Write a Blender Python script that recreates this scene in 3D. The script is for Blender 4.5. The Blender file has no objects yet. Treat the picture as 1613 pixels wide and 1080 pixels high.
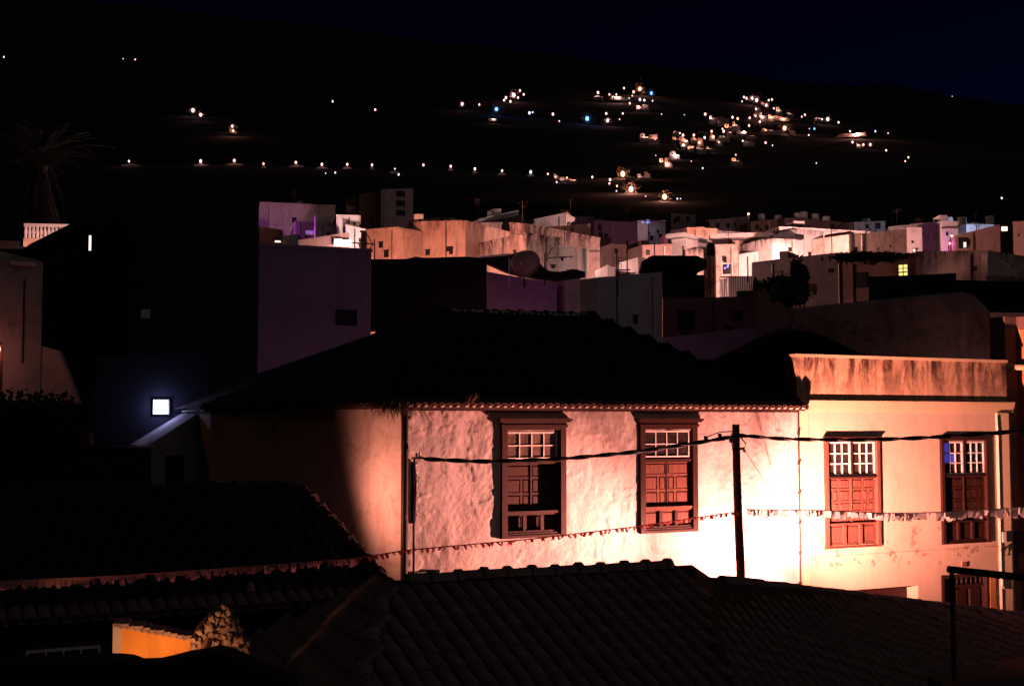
import bpy, math, random
import numpy as np
from mathutils import Vector, Matrix

random.seed(7)
rng = np.random.default_rng(7)
SC = bpy.context.scene
COL = SC.collection

# ---------------------------------------------------------------- camera, sky, exposure
F, CU, CV, HOR = 2000.0, 806.5, 540.0, 665.0
CAMZ = 7.0
PITCH = math.atan((HOR - CV) / F)
cp, sp = math.cos(PITCH), math.sin(PITCH)
cd = bpy.data.cameras.new('camera')
cam = bpy.data.objects.new('camera', cd); COL.objects.link(cam)
cam.location = (0, 0, CAMZ)
cam.rotation_euler = (math.pi / 2 + PITCH, 0, 0)
cd.sensor_width = 36; cd.sensor_fit = 'HORIZONTAL'
cd.lens = 36 * F / 1613
cd.clip_start = 0.1; cd.clip_end = 12000
SC.camera = cam

w = bpy.data.worlds.new('World'); SC.world = w; w.use_nodes = True
nt = w.node_tree
bg = nt.nodes['Background']
sky = nt.nodes.new('ShaderNodeTexSky'); sky.sky_type = 'NISHITA'; sky.sun_disc = False
sky.sun_elevation = math.radians(-5); sky.sun_rotation = math.radians(35)
sky.altitude = 300; sky.ozone_density = 8.0; sky.dust_density = 0.3
nt.links.new(sky.outputs[0], bg.inputs[0])
bg.inputs[1].default_value = 0.14

sl = bpy.data.lights.new('fill_sun', 'SUN'); sl.energy = 0.085; sl.angle = math.radians(75); sl.color = (1, .80, .82)  # broad fill added to lift dark walls and roofs; no moon shines
so = bpy.data.objects.new('fill_sun', sl); COL.objects.link(so)
so.rotation_euler = (math.radians(58), 0, math.radians(48))

vs = SC.view_settings
SC.display_settings.display_device = 'sRGB'
vs.view_transform = 'Standard'; vs.look = 'None'; vs.exposure = 0; vs.gamma = 1; vs.use_curve_mapping = False
SC.render.engine = 'CYCLES'
SC.cycles.use_denoising = True; SC.cycles.use_adaptive_sampling = False
SC.cycles.max_bounces = 6; SC.cycles.diffuse_bounces = 3; SC.cycles.glossy_bounces = 2
SC.cycles.sample_clamp_indirect = 1.5
SC.cycles.caustics_reflective = False; SC.cycles.caustics_refractive = False
SC.cycles.use_light_tree = True

# ---------------------------------------------------------------- helpers: pixels to the place
def ray(u, v):
    x = (u - CU) / F; y = (CV - v) / F
    return Vector((x, cp - y * sp, sp + y * cp))
def P(u, v, Y):
    d = ray(u, v); return Vector((0, 0, CAMZ)) + d * (Y / d.y)

class Frame:
    def __init__(s, o, ang):
        s.o = Vector(o); s.a = ang
        s.M = Matrix.Translation(s.o) @ Matrix.Rotation(ang, 4, 'Z'); s.I = s.M.inverted()
    def hit(s, u, v, y=0.0):
        c = s.I @ Vector((0, 0, CAMZ)); d = s.I.to_3x3() @ ray(u, v)
        t = (y - c.y) / d.y; p = c + d * t
        return p.x, p.z
    def w(s, x, y, z): return s.M @ Vector((x, y, z))
    def l(s, p): return s.I @ Vector(p)

# ---------------------------------------------------------------- helpers: meshes and objects
class MB:
    def __init__(s): s.v = []; s.f = []
    def add(s, vs, fs):
        n = len(s.v); s.v += [tuple(p) for p in vs]; s.f += [tuple(i + n for i in f) for f in fs]; return s
    def box(s, x0, x1, y0, y1, z0, z1, M=None):
        vs = [Vector((x, y, z)) for z in (z0, z1) for y in (y0, y1) for x in (x0, x1)]
        if M: vs = [M @ p for p in vs]
        return s.add(vs, [(0, 2, 3, 1), (4, 5, 7, 6), (0, 1, 5, 4), (2, 6, 7, 3), (0, 4, 6, 2), (1, 3, 7, 5)])
    def bevbox(s, x0, x1, y0, y1, z0, z1, b):
        # raised field towards -y: back rect full, front rect inset by b
        vs = [(x0, y1, z0), (x1, y1, z0), (x1, y1, z1), (x0, y1, z1),
              (x0 + b, y0, z0 + b), (x1 - b, y0, z0 + b), (x1 - b, y0, z1 - b), (x0 + b, y0, z1 - b)]
        return s.add(vs, [(4, 5, 6, 7), (0, 1, 5, 4), (1, 2, 6, 5), (2, 3, 7, 6), (3, 0, 4, 7), (3, 2, 1, 0)])
    def prism(s, poly, y0, y1):
        # poly of (x, z) anticlockwise seen from -y
        n = len(poly)
        vs = [(x, y0, z) for x, z in poly] + [(x, y1, z) for x, z in poly]
        fs = [tuple(range(n)), tuple(range(2 * n - 1, n - 1, -1))]
        fs += [(i, i + n, (i + 1) % n + n, (i + 1) % n) for i in range(n)]
        return s.add(vs, fs)
    def tube(s, pts, r, seg=6, cap=True):
        pts = [Vector(p) for p in pts]; n = len(pts)
        rs = r if isinstance(r, (list, tuple)) else [r] * n
        vs = []
        for i, p in enumerate(pts):
            d = (pts[min(i + 1, n - 1)] - pts[max(i - 1, 0)]).normalized()
            a = d.orthogonal().normalized() if abs(d.z) > .99 else d.cross(Vector((0, 0, 1))).normalized()
            b = d.cross(a)
            for k in range(seg):
                t = 2 * math.pi * k / seg
                vs.append(p + (a * math.cos(t) + b * math.sin(t)) * rs[i])
        fs = [(i * seg + k, i * seg + (k + 1) % seg, (i + 1) * seg + (k + 1) % seg, (i + 1) * seg + k) for i in range(n - 1) for k in range(seg)]
        if cap: fs += [tuple(range(seg - 1, -1, -1)), tuple((n - 1) * seg + k for k in range(seg))]
        return s.add(vs, fs)
    def ball(s, c, r, seg=8, rings=6, sz=1.0):
        c = Vector(c); vs = []
        for i in range(1, rings):
            t = math.pi * i / rings
            for k in range(seg):
                a = 2 * math.pi * k / seg
                vs.append(c + Vector((math.sin(t) * math.cos(a) * r, math.sin(t) * math.sin(a) * r, math.cos(t) * r * sz)))
        m = len(vs); vs += [c + Vector((0, 0, r * sz)), c - Vector((0, 0, r * sz))]
        fs = []
        for i in range(rings - 2):
            for k in range(seg):
                fs.append((i * seg + k, (i + 1) * seg + k, (i + 1) * seg + (k + 1) % seg, i * seg + (k + 1) % seg))
        for k in range(seg):
            fs.append((m, k, (k + 1) % seg)); fs.append((m + 1, (rings - 2) * seg + (k + 1) % seg, (rings - 2) * seg + k))
        return s.add(vs, fs)
    def mesh(s, name, m, smooth=False):
        me = bpy.data.meshes.new(name); me.from_pydata(s.v, [], s.f); me.validate(); me.update()
        if m: me.materials.append(m)
        if smooth: me.polygons.foreach_set('use_smooth', [True] * len(me.polygons))
        return me
    def obj(s, name, m, parent=None, smooth=False, kind=None, label=None):
        return link(name, s.mesh(name, m, smooth), parent, kind=kind, label=label)

def link(name, me, parent=None, M=None, kind=None, label=None):
    o = bpy.data.objects.new(name, me); COL.objects.link(o)
    if parent: o.parent = parent
    if M is not None: o.matrix_local = M
    if kind: o['kind'] = kind
    if label: o['label'] = label
    return o
def tag(o, label, cat, group=None):
    o['label'] = label; o['category'] = cat
    if group: o['group'] = group
    return o
def thing(name, label, cat, loc=(0, 0, 0), rz=0, group=None):
    o = bpy.data.objects.new(name, None); COL.objects.link(o)
    o.location = loc; o.rotation_euler = (0, 0, rz); o.empty_display_size = .3
    return tag(o, label, cat, group)
def point_light(parent, loc, col, power, r=.06, name='light'):
    l = bpy.data.lights.new(name, 'POINT'); l.energy = power; l.color = col; l.shadow_soft_size = r
    o = bpy.data.objects.new(name, l); COL.objects.link(o); o.parent = parent; o.location = loc
    return o

ORD = 'first second third fourth fifth sixth seventh eighth ninth tenth eleventh twelfth thirteenth fourteenth fifteenth sixteenth seventeenth eighteenth nineteenth twentieth'.split()
def ordw(i):
    if i < 20: return ORD[i]
    n = i + 1; t = {2: 'twent', 3: 'thirt', 4: 'fort', 5: 'fift', 6: 'sixt'}[n // 10]
    return t + 'ieth' if n % 10 == 0 else t + 'y-' + ORD[n % 10 - 1]

# ---------------------------------------------------------------- materials
class NT:
    def __init__(s, name):
        s.m = bpy.data.materials.new(name); s.m.use_nodes = True; s.t = s.m.node_tree
        s.b = s.t.nodes['Principled BSDF']; s.b.inputs['Specular IOR Level'].default_value = .25
    def n(s, t, **k):
        nd = s.t.nodes.new(t)
        for a, b in k.items(): setattr(nd, a, b)
        return nd
    def lk(s, a, b): s.t.links.new(a, b)
    def coord(s, scale=(1, 1, 1), which='Object'):
        tc = s.n('ShaderNodeTexCoord'); mp = s.n('ShaderNodeMapping'); mp.inputs['Scale'].default_value = scale
        s.lk(tc.outputs[which], mp.inputs[0]); return mp.outputs[0]
    def noise(s, vec, scale, detail=4, rough=.6, dist=0):
        nd = s.n('ShaderNodeTexNoise'); s.lk(vec, nd.inputs['Vector'])
        nd.inputs['Scale'].default_value = scale; nd.inputs['Detail'].default_value = detail
        nd.inputs['Roughness'].default_value = rough; nd.inputs['Distortion'].default_value = dist
        return nd.outputs['Fac']
    def ramp(s, fac, a, b, va=0.0, vb=1.0):
        r = s.n('ShaderNodeMapRange'); r.inputs['From Min'].default_value = a; r.inputs['From Max'].default_value = b
        r.inputs['To Min'].default_value = va; r.inputs['To Max'].default_value = vb
        s.lk(fac, r.inputs['Value']); return r.outputs[0]
    def mul(s, a, b):
        m = s.n('ShaderNodeMath', operation='MULTIPLY'); s.lk(a, m.inputs[0])
        if isinstance(b, (int, float)): m.inputs[1].default_value = b
        else: s.lk(b, m.inputs[1])
        return m.outputs[0]
    def mix(s, fac, a, b):
        m = s.n('ShaderNodeMix', data_type='RGBA')
        if isinstance(fac, (int, float)): m.inputs[0].default_value = fac
        else: s.lk(fac, m.inputs[0])
        for i, c in ((6, a), (7, b)):
            if isinstance(c, tuple): m.inputs[i].default_value = (*c, 1)
            else: s.lk(c, m.inputs[i])
        return m.outputs[2]
    def bump(s, h, strength, dist=.02):
        b = s.n('ShaderNodeBump'); b.inputs['Strength'].default_value = strength; b.inputs['Distance'].default_value = dist
        s.lk(h, b.inputs['Height']); s.lk(b.outputs[0], s.b.inputs['Normal'])
    def done(s, col, rough=.85):
        if isinstance(col, tuple): s.b.inputs['Base Color'].default_value = (*col, 1)
        else: s.lk(col, s.b.inputs['Base Color'])
        s.b.inputs['Roughness'].default_value = rough
        return s.m

def plaster(name, col, stain=(.10, .06, .045), streak=.5, blotch=.35, bump=.35, bscale=9, top=None, flakes=None):
    n = NT(name); c = n.coord()
    dark = tuple(a * .62 for a in col)
    k = n.mix(n.mul(n.ramp(n.noise(c, .9, 6, .65), .35, .7), blotch), col, dark)
    st = n.ramp(n.noise(n.coord((1.2, 1.2, .4)), 1.4, 9, .74, .5), .50, .72)
    gr = n.ramp(n.noise(c, 1.3, 8, .76, .6), .52, .66)
    k = n.mix(n.mul(st, streak), k, stain)
    k = n.mix(n.mul(gr, streak * .75), k, stain)
    if top:   # rain stains running down from a coping at height top[0], fading over top[1] metres
        sx = n.n('ShaderNodeSeparateXYZ'); n.lk(c, sx.inputs[0])
        g = n.ramp(sx.outputs[2], top[0] - top[1], top[0])
        s2 = n.ramp(n.noise(n.coord((1.9, 1.9, .5)), 1.5, 9, .72, .3), .43, .57)
        k = n.mix(n.mul(n.mul(g, s2), top[2]), k, stain)
    if flakes:   # peeled paint between heights flakes[0] and flakes[1]
        sx = n.n('ShaderNodeSeparateXYZ'); n.lk(c, sx.inputs[0])
        a = n.ramp(sx.outputs[2], flakes[0], flakes[0] + .12); b = n.ramp(sx.outputs[2], flakes[1], flakes[1] - .15)
        f = n.ramp(n.noise(c, 2.6, 6, .7), .56, .58)
        k = n.mix(n.mul(n.mul(a, b), f), k, flakes[2])
    h = n.noise(c, bscale, 8, .62)
    n.bump(h, bump, .03)
    return n.done(k, .9)
def simple(name, col, rough=.7, var=.25, scale=6, bump=0, metal=0):
    n = NT(name); c = n.coord()
    k = n.mix(n.ramp(n.noise(c, scale, 5), .3, .7), tuple(a * (1 - var) for a in col), tuple(min(1, a * (1 + var)) for a in col))
    if bump: n.bump(n.noise(c, scale * 4, 5), bump)
    n.b.inputs['Metallic'].default_value = metal
    return n.done(k, rough)
def wood(name, col, rough=.55):
    n = NT(name); g = n.noise(n.coord((14, 14, 1.2)), 3, 6, .7, .5)
    k = n.mix(n.ramp(g, .3, .7), tuple(a * .5 for a in col), tuple(a * 1.35 for a in col))
    n.bump(g, .35, .01); return n.done(k, rough)
def tile_mat(name, col, lichen):
    n = NT(name); c = n.coord(); oi = n.n('ShaderNodeObjectInfo')
    w_ = n.coord(which='Object')
    k = n.mix(n.ramp(n.noise(c, 7, 6, .7), .35, .7), tuple(a * .55 for a in col), col)
    k = n.mix(n.mul(oi.outputs['Random'], .6), k, tuple(a * .5 for a in col))
    k = n.mix(n.mul(n.ramp(n.noise(w_, 16, 6, .75), .55, .7), .55), k, lichen)
    n.bump(n.noise(c, 40, 5), .4, .01); return n.done(k, .9)
def emit(name, col, s):
    n = NT(name); n.b.inputs['Base Color'].default_value = (.02, .02, .02, 1)
    n.b.inputs['Emission Color'].default_value = (*col, 1); n.b.inputs['Emission Strength'].default_value = s
    n.m.cycles.emission_sampling = 'NONE'; return n.m
def glass_dirty(name, col, rough=.12):
    n = NT(name); c = n.coord()
    k = n.mix(n.ramp(n.noise(c, 5, 5), .35, .75), tuple(a * .4 for a in col), col)
    n.b.inputs['Specular IOR Level'].default_value = .5; return n.done(k, rough)

M_front = plaster('old_white_plaster', (.62, .575, .545), (.24, .12, .08), .42, .3, .5, 10, top=(7.3, 1.3, .45))
M_side = plaster('old_side_plaster', (.60, .52, .45), (.16, .07, .04), .6, .35, .4, 9)
M_cream = plaster('cream_paint', (.66, .52, .385), (.28, .16, .09), .28, .22, .08, 30, flakes=(3.78, 4.75, (.40, .24, .17)))
M_trim = plaster('cream_trim', (.74, .60, .38), (.25, .15, .08), .2, .2, .1, 30)
M_parapet = plaster('stained_parapet', (.66, .44, .28), (.06, .024, .016), .8, .6, .3, 14, top=(8.25, 1.0, 1))
M_orange = plaster('ochre_wall', (.62, .30, .10), (.2, .07, .03), .3, .4, .2, 12)
M_wood = wood('dark_red_wood', (.045, .016, .0115))  # window wood darkened; shade on the casings is put into the colour
M_wood2 = wood('lit_red_wood', (.17, .068, .048))  # lighter copy of the window wood; lamplight is put into its colour
M_wooddk = wood('black_brown_wood', (.05, .022, .018))
M_sash = simple('white_sash_paint', (.78, .74, .70), .5, .08)
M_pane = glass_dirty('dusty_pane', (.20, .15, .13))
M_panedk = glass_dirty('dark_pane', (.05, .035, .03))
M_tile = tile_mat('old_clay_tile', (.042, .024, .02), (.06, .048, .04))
M_tilelit = tile_mat('lit_clay_tile', (.20, .10, .07), (.22, .19, .16))  # lighter copy of the roof clay; lamplight on the eave row painted in
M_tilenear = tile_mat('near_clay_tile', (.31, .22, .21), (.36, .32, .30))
M_pan = simple('roof_bed', (.05, .032, .027), .95, .4, 5, .3)
M_mortar = simple('mortar', (.42, .36, .30), .9, .3, 12, .3)
M_black = simple('plain_black', (.012, .011, .011), .6, .2)
M_iron = simple('rusty_iron', (.05, .028, .024), .6, .4, 15, .2, .3)
M_pole = wood('tarred_pole', (.13, .065, .05), .8)
M_galv = simple('galvanised_metal', (.35, .35, .35), .4, .2, 10, 0, .6)
M_white = plaster('pale_render', (.64, .56, .53), (.09, .06, .05), .5, .4, .2, 6)
M_white2 = plaster('white_render', (.78, .72, .68), (.16, .10, .07), .25, .3, .15, 6)
M_streaky = plaster('rain_streaked_render', (.60, .44, .36), (.06, .035, .03), .9, .5, .2, 6)
M_salmon = plaster('salmon_render', (.70, .45, .33), (.20, .08, .05), .6, .55, .2, 6)
M_grey = plaster('grey_cement_render', (.30, .28, .27), (.09, .07, .07), .6, .5, .25, 5)
M_brown = plaster('brown_render', (.24, .15, .13), (.06, .035, .03), .6, .5, .25, 5)
M_darkwall = plaster('near_black_wall', (.018, .014, .014), (.008, .007, .007), .5, .5, .2, 5)  # even near-black base colour for the black walls
M_violetwall = plaster('lilac_grey_wall', (.26, .21, .26), (.12, .08, .10), .35, .45, .25, 4)
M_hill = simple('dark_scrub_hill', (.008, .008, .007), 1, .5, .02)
M_asphalt = simple('asphalt', (.05, .05, .05), .9, .2, 20, .2)
M_stone = simple('rubble_stone', (.34, .24, .19), .9, .5, 9, .6)
M_leaf = simple('dark_leaf', (.014, .017, .009), .7, .5, 6)
M_haloleaf = simple('halo_leaf', (.2, .18, .15), .7, .4, 6)
M_frond = simple('palm_frond', (.010, .010, .010), .7, .5, 6)
M_dead = simple('dead_frond', (.022, .018, .016), .9, .5, 6)
M_straw = simple('dry_weed', (.06, .04, .022), .9, .5, 8)
M_plastic = simple('white_plastic', (.75, .72, .68), .4, .1)
def paper(name, col):
    n = NT(name); t = n.n('ShaderNodeBsdfTranslucent'); t.inputs[0].default_value = (*col, 1)
    m = n.n('ShaderNodeMixShader'); m.inputs[0].default_value = .5
    out = n.t.nodes['Material Output']
    n.lk(n.b.outputs[0], m.inputs[1]); n.lk(t.outputs[0], m.inputs[2]); n.lk(m.outputs[0], out.inputs[0])
    return n.done(col, .9)
M_paperw = paper('white_paper', (.90, .88, .87))
M_paperp = paper('pink_paper', (.60, .30, .34))
E_lit = emit('lit_window_warm', (1, .80, .62), 1.6)
E_yel = emit('lit_window_yellow', (1, .80, .22), 1.3)
E_blu = emit('lit_window_blue', (.25, .32, 1), 1.6)
E_vio = emit('lit_window_violet', (.30, .16, .9), .7)
E_cool = emit('floodlight_face', (.78, .82, 1), 8)
E_warm = emit('lamp_bulb_warm', (1, .42, .28), 3.6)
E_white = emit('lamp_bulb_white', (1, .50, .46), 3.4)
E_bluebulb = emit('lamp_bulb_blue', (.16, .38, 1), 3)

# ---------------------------------------------------------------- terrain
PROF_Y = [-200, 30, 60, 100, 150, 200]; PROF_Z = [0, 0, 4.5, 10.5, 20, 34]
HV = [(200, 395), (300, 318), (420, 284), (600, 254), (900, 214), (1300, 172), (1900, 132), (2600, 100)]
def ridge_v(u): return 2.2 * math.sin(u * .021) + 1.5 * math.sin(u * .047 + 1) + float(np.interp(u, [-800, 0, 400, 800, 1100, 1300, 1420, 1480, 1560, 1613, 2400], [-60, -20, 20, 70, 104, 126, 131, 140, 152, 158, 200]))
def hill_v(Y, u):
    v = float(np.interp(Y, [a for a, b in HV], [b for a, b in HV]))
    if v < 260:
        r = ridge_v(u); v = r + (v - 100) * (260 - r) / 160
    return v
def ground(x, y):
    if y <= 200: return float(np.interp(y, PROF_Y, PROF_Z))
    u = CU + F * x / y
    if y <= 2600: return CAMZ + y * (HOR - hill_v(y, u)) / F
    z = CAMZ + 2600 * (HOR - ridge_v(u)) / F
    return z - (y - 2600) * .25
def on_hill(u, v):
    lo, hi = 200, 2590
    for _ in range(40):
        m = (lo + hi) / 2
        if hill_v(m, u) > v: lo = m
        else: hi = m
    return P(u, v, lo)
ys = np.concatenate([np.linspace(-200, 200, 33), np.geomspace(215, 2600, 34), np.array([2900, 3600])])
xs = np.concatenate([-np.geomspace(4200, 60, 26), np.linspace(-50, 50, 9), np.geomspace(60, 4200, 60)])
mb = MB()
mb.v = [(float(x), float(y), ground(float(x), float(y)) - (.004 if y < 200 else 0)) for y in ys for x in xs]
nx = len(xs)
mb.f = [(j * nx + i, j * nx + i + 1, (j + 1) * nx + i + 1, (j + 1) * nx + i) for j in range(len(ys) - 1) for i in range(nx - 1)]
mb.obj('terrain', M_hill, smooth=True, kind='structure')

# ---------------------------------------------------------------- the main row of houses
A = math.atan2(1.35, 2.69)
FR = Frame((-1.956, 22.80, 0), A)               # x along the facade, y into the wall
EAVE = 7.27
XL = 8.90                                        # end of the white house
d_street = FR.w(0, -2.5, 0)
st = MB().add([FR.w(-14, -4.2, .004), FR.w(16, -4.2, .004), FR.w(16, -.9, .004), FR.w(-14, -.9, .004)], [(0, 1, 2, 3)])
st.obj('street', M_asphalt, kind='structure')
pv = MB().box(0, 15.2, -.9, -.04, -.05, .12)
o = pv.obj('pavement', simple('paving_cement', (.25, .23, .21), .9, .2, 6, .2), kind='structure'); o.location = FR.o; o.rotation_euler = (0, 0, A)

def vnoise(X, Z, s, seed):
    r = np.random.default_rng(seed); L = r.random((256, 256))
    x = X / s + 50; z = Z / s + 50
    xi = np.floor(x).astype(int); zi = np.floor(z).astype(int); fx = x - xi; fz = z - zi
    fx = fx * fx * (3 - 2 * fx); fz = fz * fz * (3 - 2 * fz)
    g = lambda a, b: L[a % 256, b % 256]
    return (g(xi, zi) * (1 - fx) + g(xi + 1, zi) * fx) * (1 - fz) + (g(xi, zi + 1) * (1 - fx) + g(xi + 1, zi + 1) * fx) * fz - .5
def rough_wall(name, x0, x1, z0, z1, step, holes, amp, mat, parent, M=None, seed=1):
    nx_ = int((x1 - x0) / step) + 1; nz_ = int((z1 - z0) / step) + 1
    X, Z = np.meshgrid(np.linspace(x0, x1, nx_), np.linspace(z0, z1, nz_))
    h = vnoise(X, Z, 1.1, seed) * 1.3 + vnoise(X + .3 * Z, Z * .6, .34, seed + 1) * .9 + vnoise(X, Z * .7, .15, seed + 2) * .55 + vnoise(X, Z, .07, seed + 3) * .28
    # old patches of render with an edge
    p = vnoise(X, Z, .9, seed + 5) + .5 * vnoise(X, Z, .3, seed + 6) + .25 * vnoise(X, Z, .1, seed + 7)
    h = h + .45 * np.clip((p - .22) * 22, 0, 1)
    Y = -h * amp
    V = np.stack([X.ravel(), Y.ravel(), Z.ravel()], 1)
    cx = (X[:-1, :-1] + X[1:, 1:]) / 2; cz = (Z[:-1, :-1] + Z[1:, 1:]) / 2
    keep = np.ones_like(cx, bool)
    for a, b, c, d in holes: keep &= ~((cx > a) & (cx < b) & (cz > c) & (cz < d))
    I = np.arange(nx_ * nz_).reshape(nz_, nx_)
    Q = np.stack([I[:-1, :-1], I[:-1, 1:], I[1:, 1:], I[1:, :-1]], -1)[keep]
    me = bpy.data.meshes.new(name); me.from_pydata(V.tolist(), [], Q.tolist()); me.update()
    me.materials.append(mat); me.polygons.foreach_set('use_smooth', [True] * len(me.polygons))
    return link(name, me, parent, M)

def rect(fr, u0, v0, u1, v1, y=0.0):
    um, vm = (u0 + u1) / 2, (v0 + v1) / 2
    return fr.hit(u0, vm, y)[0], fr.hit(u1, vm, y)[0], fr.hit(um, v1, y)[1], fr.hit(um, v0, y)[1]

def pane_grid(win, x0, x1, z0, z1, nx_, nz_, y, mats, bar=.022, sash=True):
    """White muntins with every pane its own piece."""
    m = MB(); b = bar
    m.box(x0 - b, x1 + b, y - .025, y + .02, z0 - b * 1.3, z0); m.box(x0 - b, x1 + b, y - .025, y + .02, z1, z1 + b * 1.3)
    m.box(x0 - b, x0, y - .025, y + .02, z0, z1); m.box(x1, x1 + b, y - .025, y + .02, z0, z1)
    for i in range(1, nx_):
        x = x0 + (x1 - x0) * i / nx_; m.box(x - b * .45, x + b * .45, y - .018, y + .015, z0, z1)
    for j in range(1, nz_):
        z = z0 + (z1 - z0) * j / nz_; m.box(x0, x1, y - .015, y + .012, z - b * .45, z + b * .45)
    m.obj('sash', M_sash, win)
    for j in range(nz_):
        for i in range(nx_):
            a = x0 + (x1 - x0) * i / nx_; c = x0 + (x1 - x0) * (i + 1) / nx_
            e = z0 + (z1 - z0) * j / nz_; g = z0 + (z1 - z0) * (j + 1) / nz_
            t = random.uniform(-.006, .006)
            p = MB().add([(a, y + .004 + t, e), (c, y + .004 - t, e), (c, y + .004 - t * .5, g), (a, y + .004 + t * .7, g), (a, y + .01 + t, e), (c, y + .01 - t, e), (c, y + .01 - t * .5, g), (a, y + .01 + t * .7, g)],
                         [(0, 1, 2, 3), (7, 6, 5, 4), (0, 4, 5, 1), (3, 2, 6, 7)])
            p.obj('pane', mats((i, j)) if callable(mats) else mats, win)

def panels(win, rows, x0, x1, z1, z0, y, mat):
    """rows: list of (fraction of height, [fractions of width]); each field is its own raised panel in a stile-and-rail leaf."""
    zt = z1
    H = z1 - z0; g = .026
    for hf, cols in rows:
        zb = zt - H * hf; x = x0; tot = sum(cols)
        for c in cols:
            xe = x + (x1 - x0) * c / tot
            m = MB()
            m.bevbox(x + g, xe - g, y - .012, y + .012, zb + g, zt - g, .022)
            m.obj('panel', mat, win)
            x = xe
        zt = zb
def leaf(win, rows, x0, x1, z1, z0, y, mat):
    m = MB(); g = .026; H = z1 - z0
    zt = z1
    m.box(x0 + .002, x1 - .002, y + .014, y + .035, z0, z1)
    for hf, cols in rows:
        zb = zt - H * hf; x = x0; tot = sum(cols)
        m.box(x0, x1, y - .016, y + .0135, zt - g * .9, zt)
        m.box(x0, x1, y - .016, y + .0135, zb, zb + g * .9)
        for k, c in enumerate(cols):
            xe = x + (x1 - x0) * c / tot
            m.box(x, x + g * .9, y - .014, y + .013, zb + g * .9, zt - g * .9); m.box(xe - g * .9, xe, y - .014, y + .013, zb + g * .9, zt - g * .9)
            x = xe
        zt = zb
    m.obj('shutter', mat, win)
    panels(win, rows, x0, x1, z1, z0, y, mat)

def casing(root, x0, x1, z0, z1, jw, y0, y1, mat, label=None, head=.05, sill=.13):
    m = MB()
    m.box(x0, x0 + jw, y0, y1, z0, z1); m.box(x1 - jw, x1, y0, y1, z0, z1)
    m.box(x0 + jw, x1 - jw, y0 + .004, y1, z1 - head, z1)
    # stepped bottom rail
    m.box(x0 + jw, x1 - jw, y0 + .003, y1, z0, z0 + sill * .4)
    m.box(x0 + jw, x1 - jw, y0 + .03, y1, z0 + sill * .4, z0 + sill * .7)
    m.box(x0 + jw, x1 - jw, y0 + .055, y1, z0 + sill * .7, z0 + sill)
    m.box(x0 - .012, x0, y0 + .03, y1 - .1, z0, z1)
    # backing so that nothing shows through
    m.box(x0 + .01, x1 - .01, y1 + .002, y1 + .03, z0 + .01, z1 - .01)
    return m.obj('window', mat, root, label=label)

def old_window(root, fr, cas, lint, pn, leafpx, ledge, low, mat, panemat, label, leafmat=None, dy=0):
    leafmat = leafmat or mat
    x0, x1, z0, z1 = rect(fr, *cas)
    win = casing(root, x0, x1, z0, z1, .115, -.06, .16, mat, label)
    lx0, lx1, lz0, lz1 = rect(fr, *lint)
    m = MB()
    m.box(x0 - .02, x1 + .02, -.085, .0, z1 + .002, z1 + .05)
    m.box(x0 - .005, x1 + .005, -.07, .0, z1 + .05, lz1 - .07)
    m.box(lx0 + .01, lx1 - .01, -.10, .0, lz1 - .07, lz1 - .035)
    m.box(lx0, lx1, -.135, .0, lz1 - .035, lz1)
    m.obj('lintel', mat, win)
    px0, px1, pz0, pz1 = rect(fr, *pn)
    pane_grid(win, px0 + .03, px1 - .03, pz0 + .03, pz1 - .03, 4, 2, .02, panemat)
    MB().box(x0 + .115, x1 - .115, -.012, .10, pz0 - .09, pz0 - .008).box(x0 + .115, x1 - .115, -.03, .0, pz0 - .055, pz0 - .03).obj('rail', mat, win)
    a, b, c, d = rect(fr, *leafpx); a = x0 + .125; b = x1 - .125; mid = (a + b) / 2
    rowsL = [(.30, [1]), (.35, [1.7, .9]), (.35, [1.7, .9])]
    rowsR = [(.30, [1]), (.35, [.9, 1.7]), (.35, [.9, 1.7])]
    d = pz0 - .095
    leaf(win, rowsL, a, mid - .008, d, c, .075 + dy, leafmat); leaf(win, rowsR, mid + .008, b, d, c, .075 + dy, leafmat)
    MB().box(mid - .012, mid + .012, .045 + dy, .08 + dy, c, d).obj('astragal', mat, win)
    _, _, e0, e1 = rect(fr, *ledge)
    MB().box(a - .005, b + .005, -.035, .10, e0, e1).box(a, b, -.01, .10, e0 - .03, e0 - .002).obj('ledge', leafmat, win)
    zb = z0 + .13
    leaf(win, [(1, [1, 1, 1])], a, b, e0 - .035, zb, .055 + dy, leafmat)
    blk = MB()
    for k in (1, 2):
        x = a + (b - a) * k / 3; blk.box(x - .035, x + .035, -.01, .05, zb + .01, e0 - .04)
    blk.obj('stile_block', mat, win)
    return (x0 + .06, x1 - .06, z0 + .06, z1 - .06)

HOUSE = thing('white_house', 'old white plastered corner house with tiled roof and two dark wooden windows', 'house', FR.o, A)
holes = []
W1 = dict(cas=(789, 673, 890, 846), lint=(783, 659, 897, 676), pn=(797, 680, 878, 723), leafpx=(797, 728, 878, 803), ledge=(797, 804, 878, 808), low=(797, 810, 878, 840))
W2 = dict(cas=(1007, 672, 1097, 838), lint=(1002, 659, 1103, 675), pn=(1014, 678, 1086, 720), leafpx=(1014, 724, 1086, 796), ledge=(1014, 797, 1086, 801), low=(1014, 803, 1086, 825))
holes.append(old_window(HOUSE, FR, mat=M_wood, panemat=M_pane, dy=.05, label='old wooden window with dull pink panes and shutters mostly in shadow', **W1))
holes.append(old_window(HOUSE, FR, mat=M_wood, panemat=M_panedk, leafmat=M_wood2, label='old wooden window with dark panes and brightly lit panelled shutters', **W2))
rough_wall('wall', 0, XL, -.1, EAVE + .05, .024, holes, .022, M_front, HOUSE)
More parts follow.
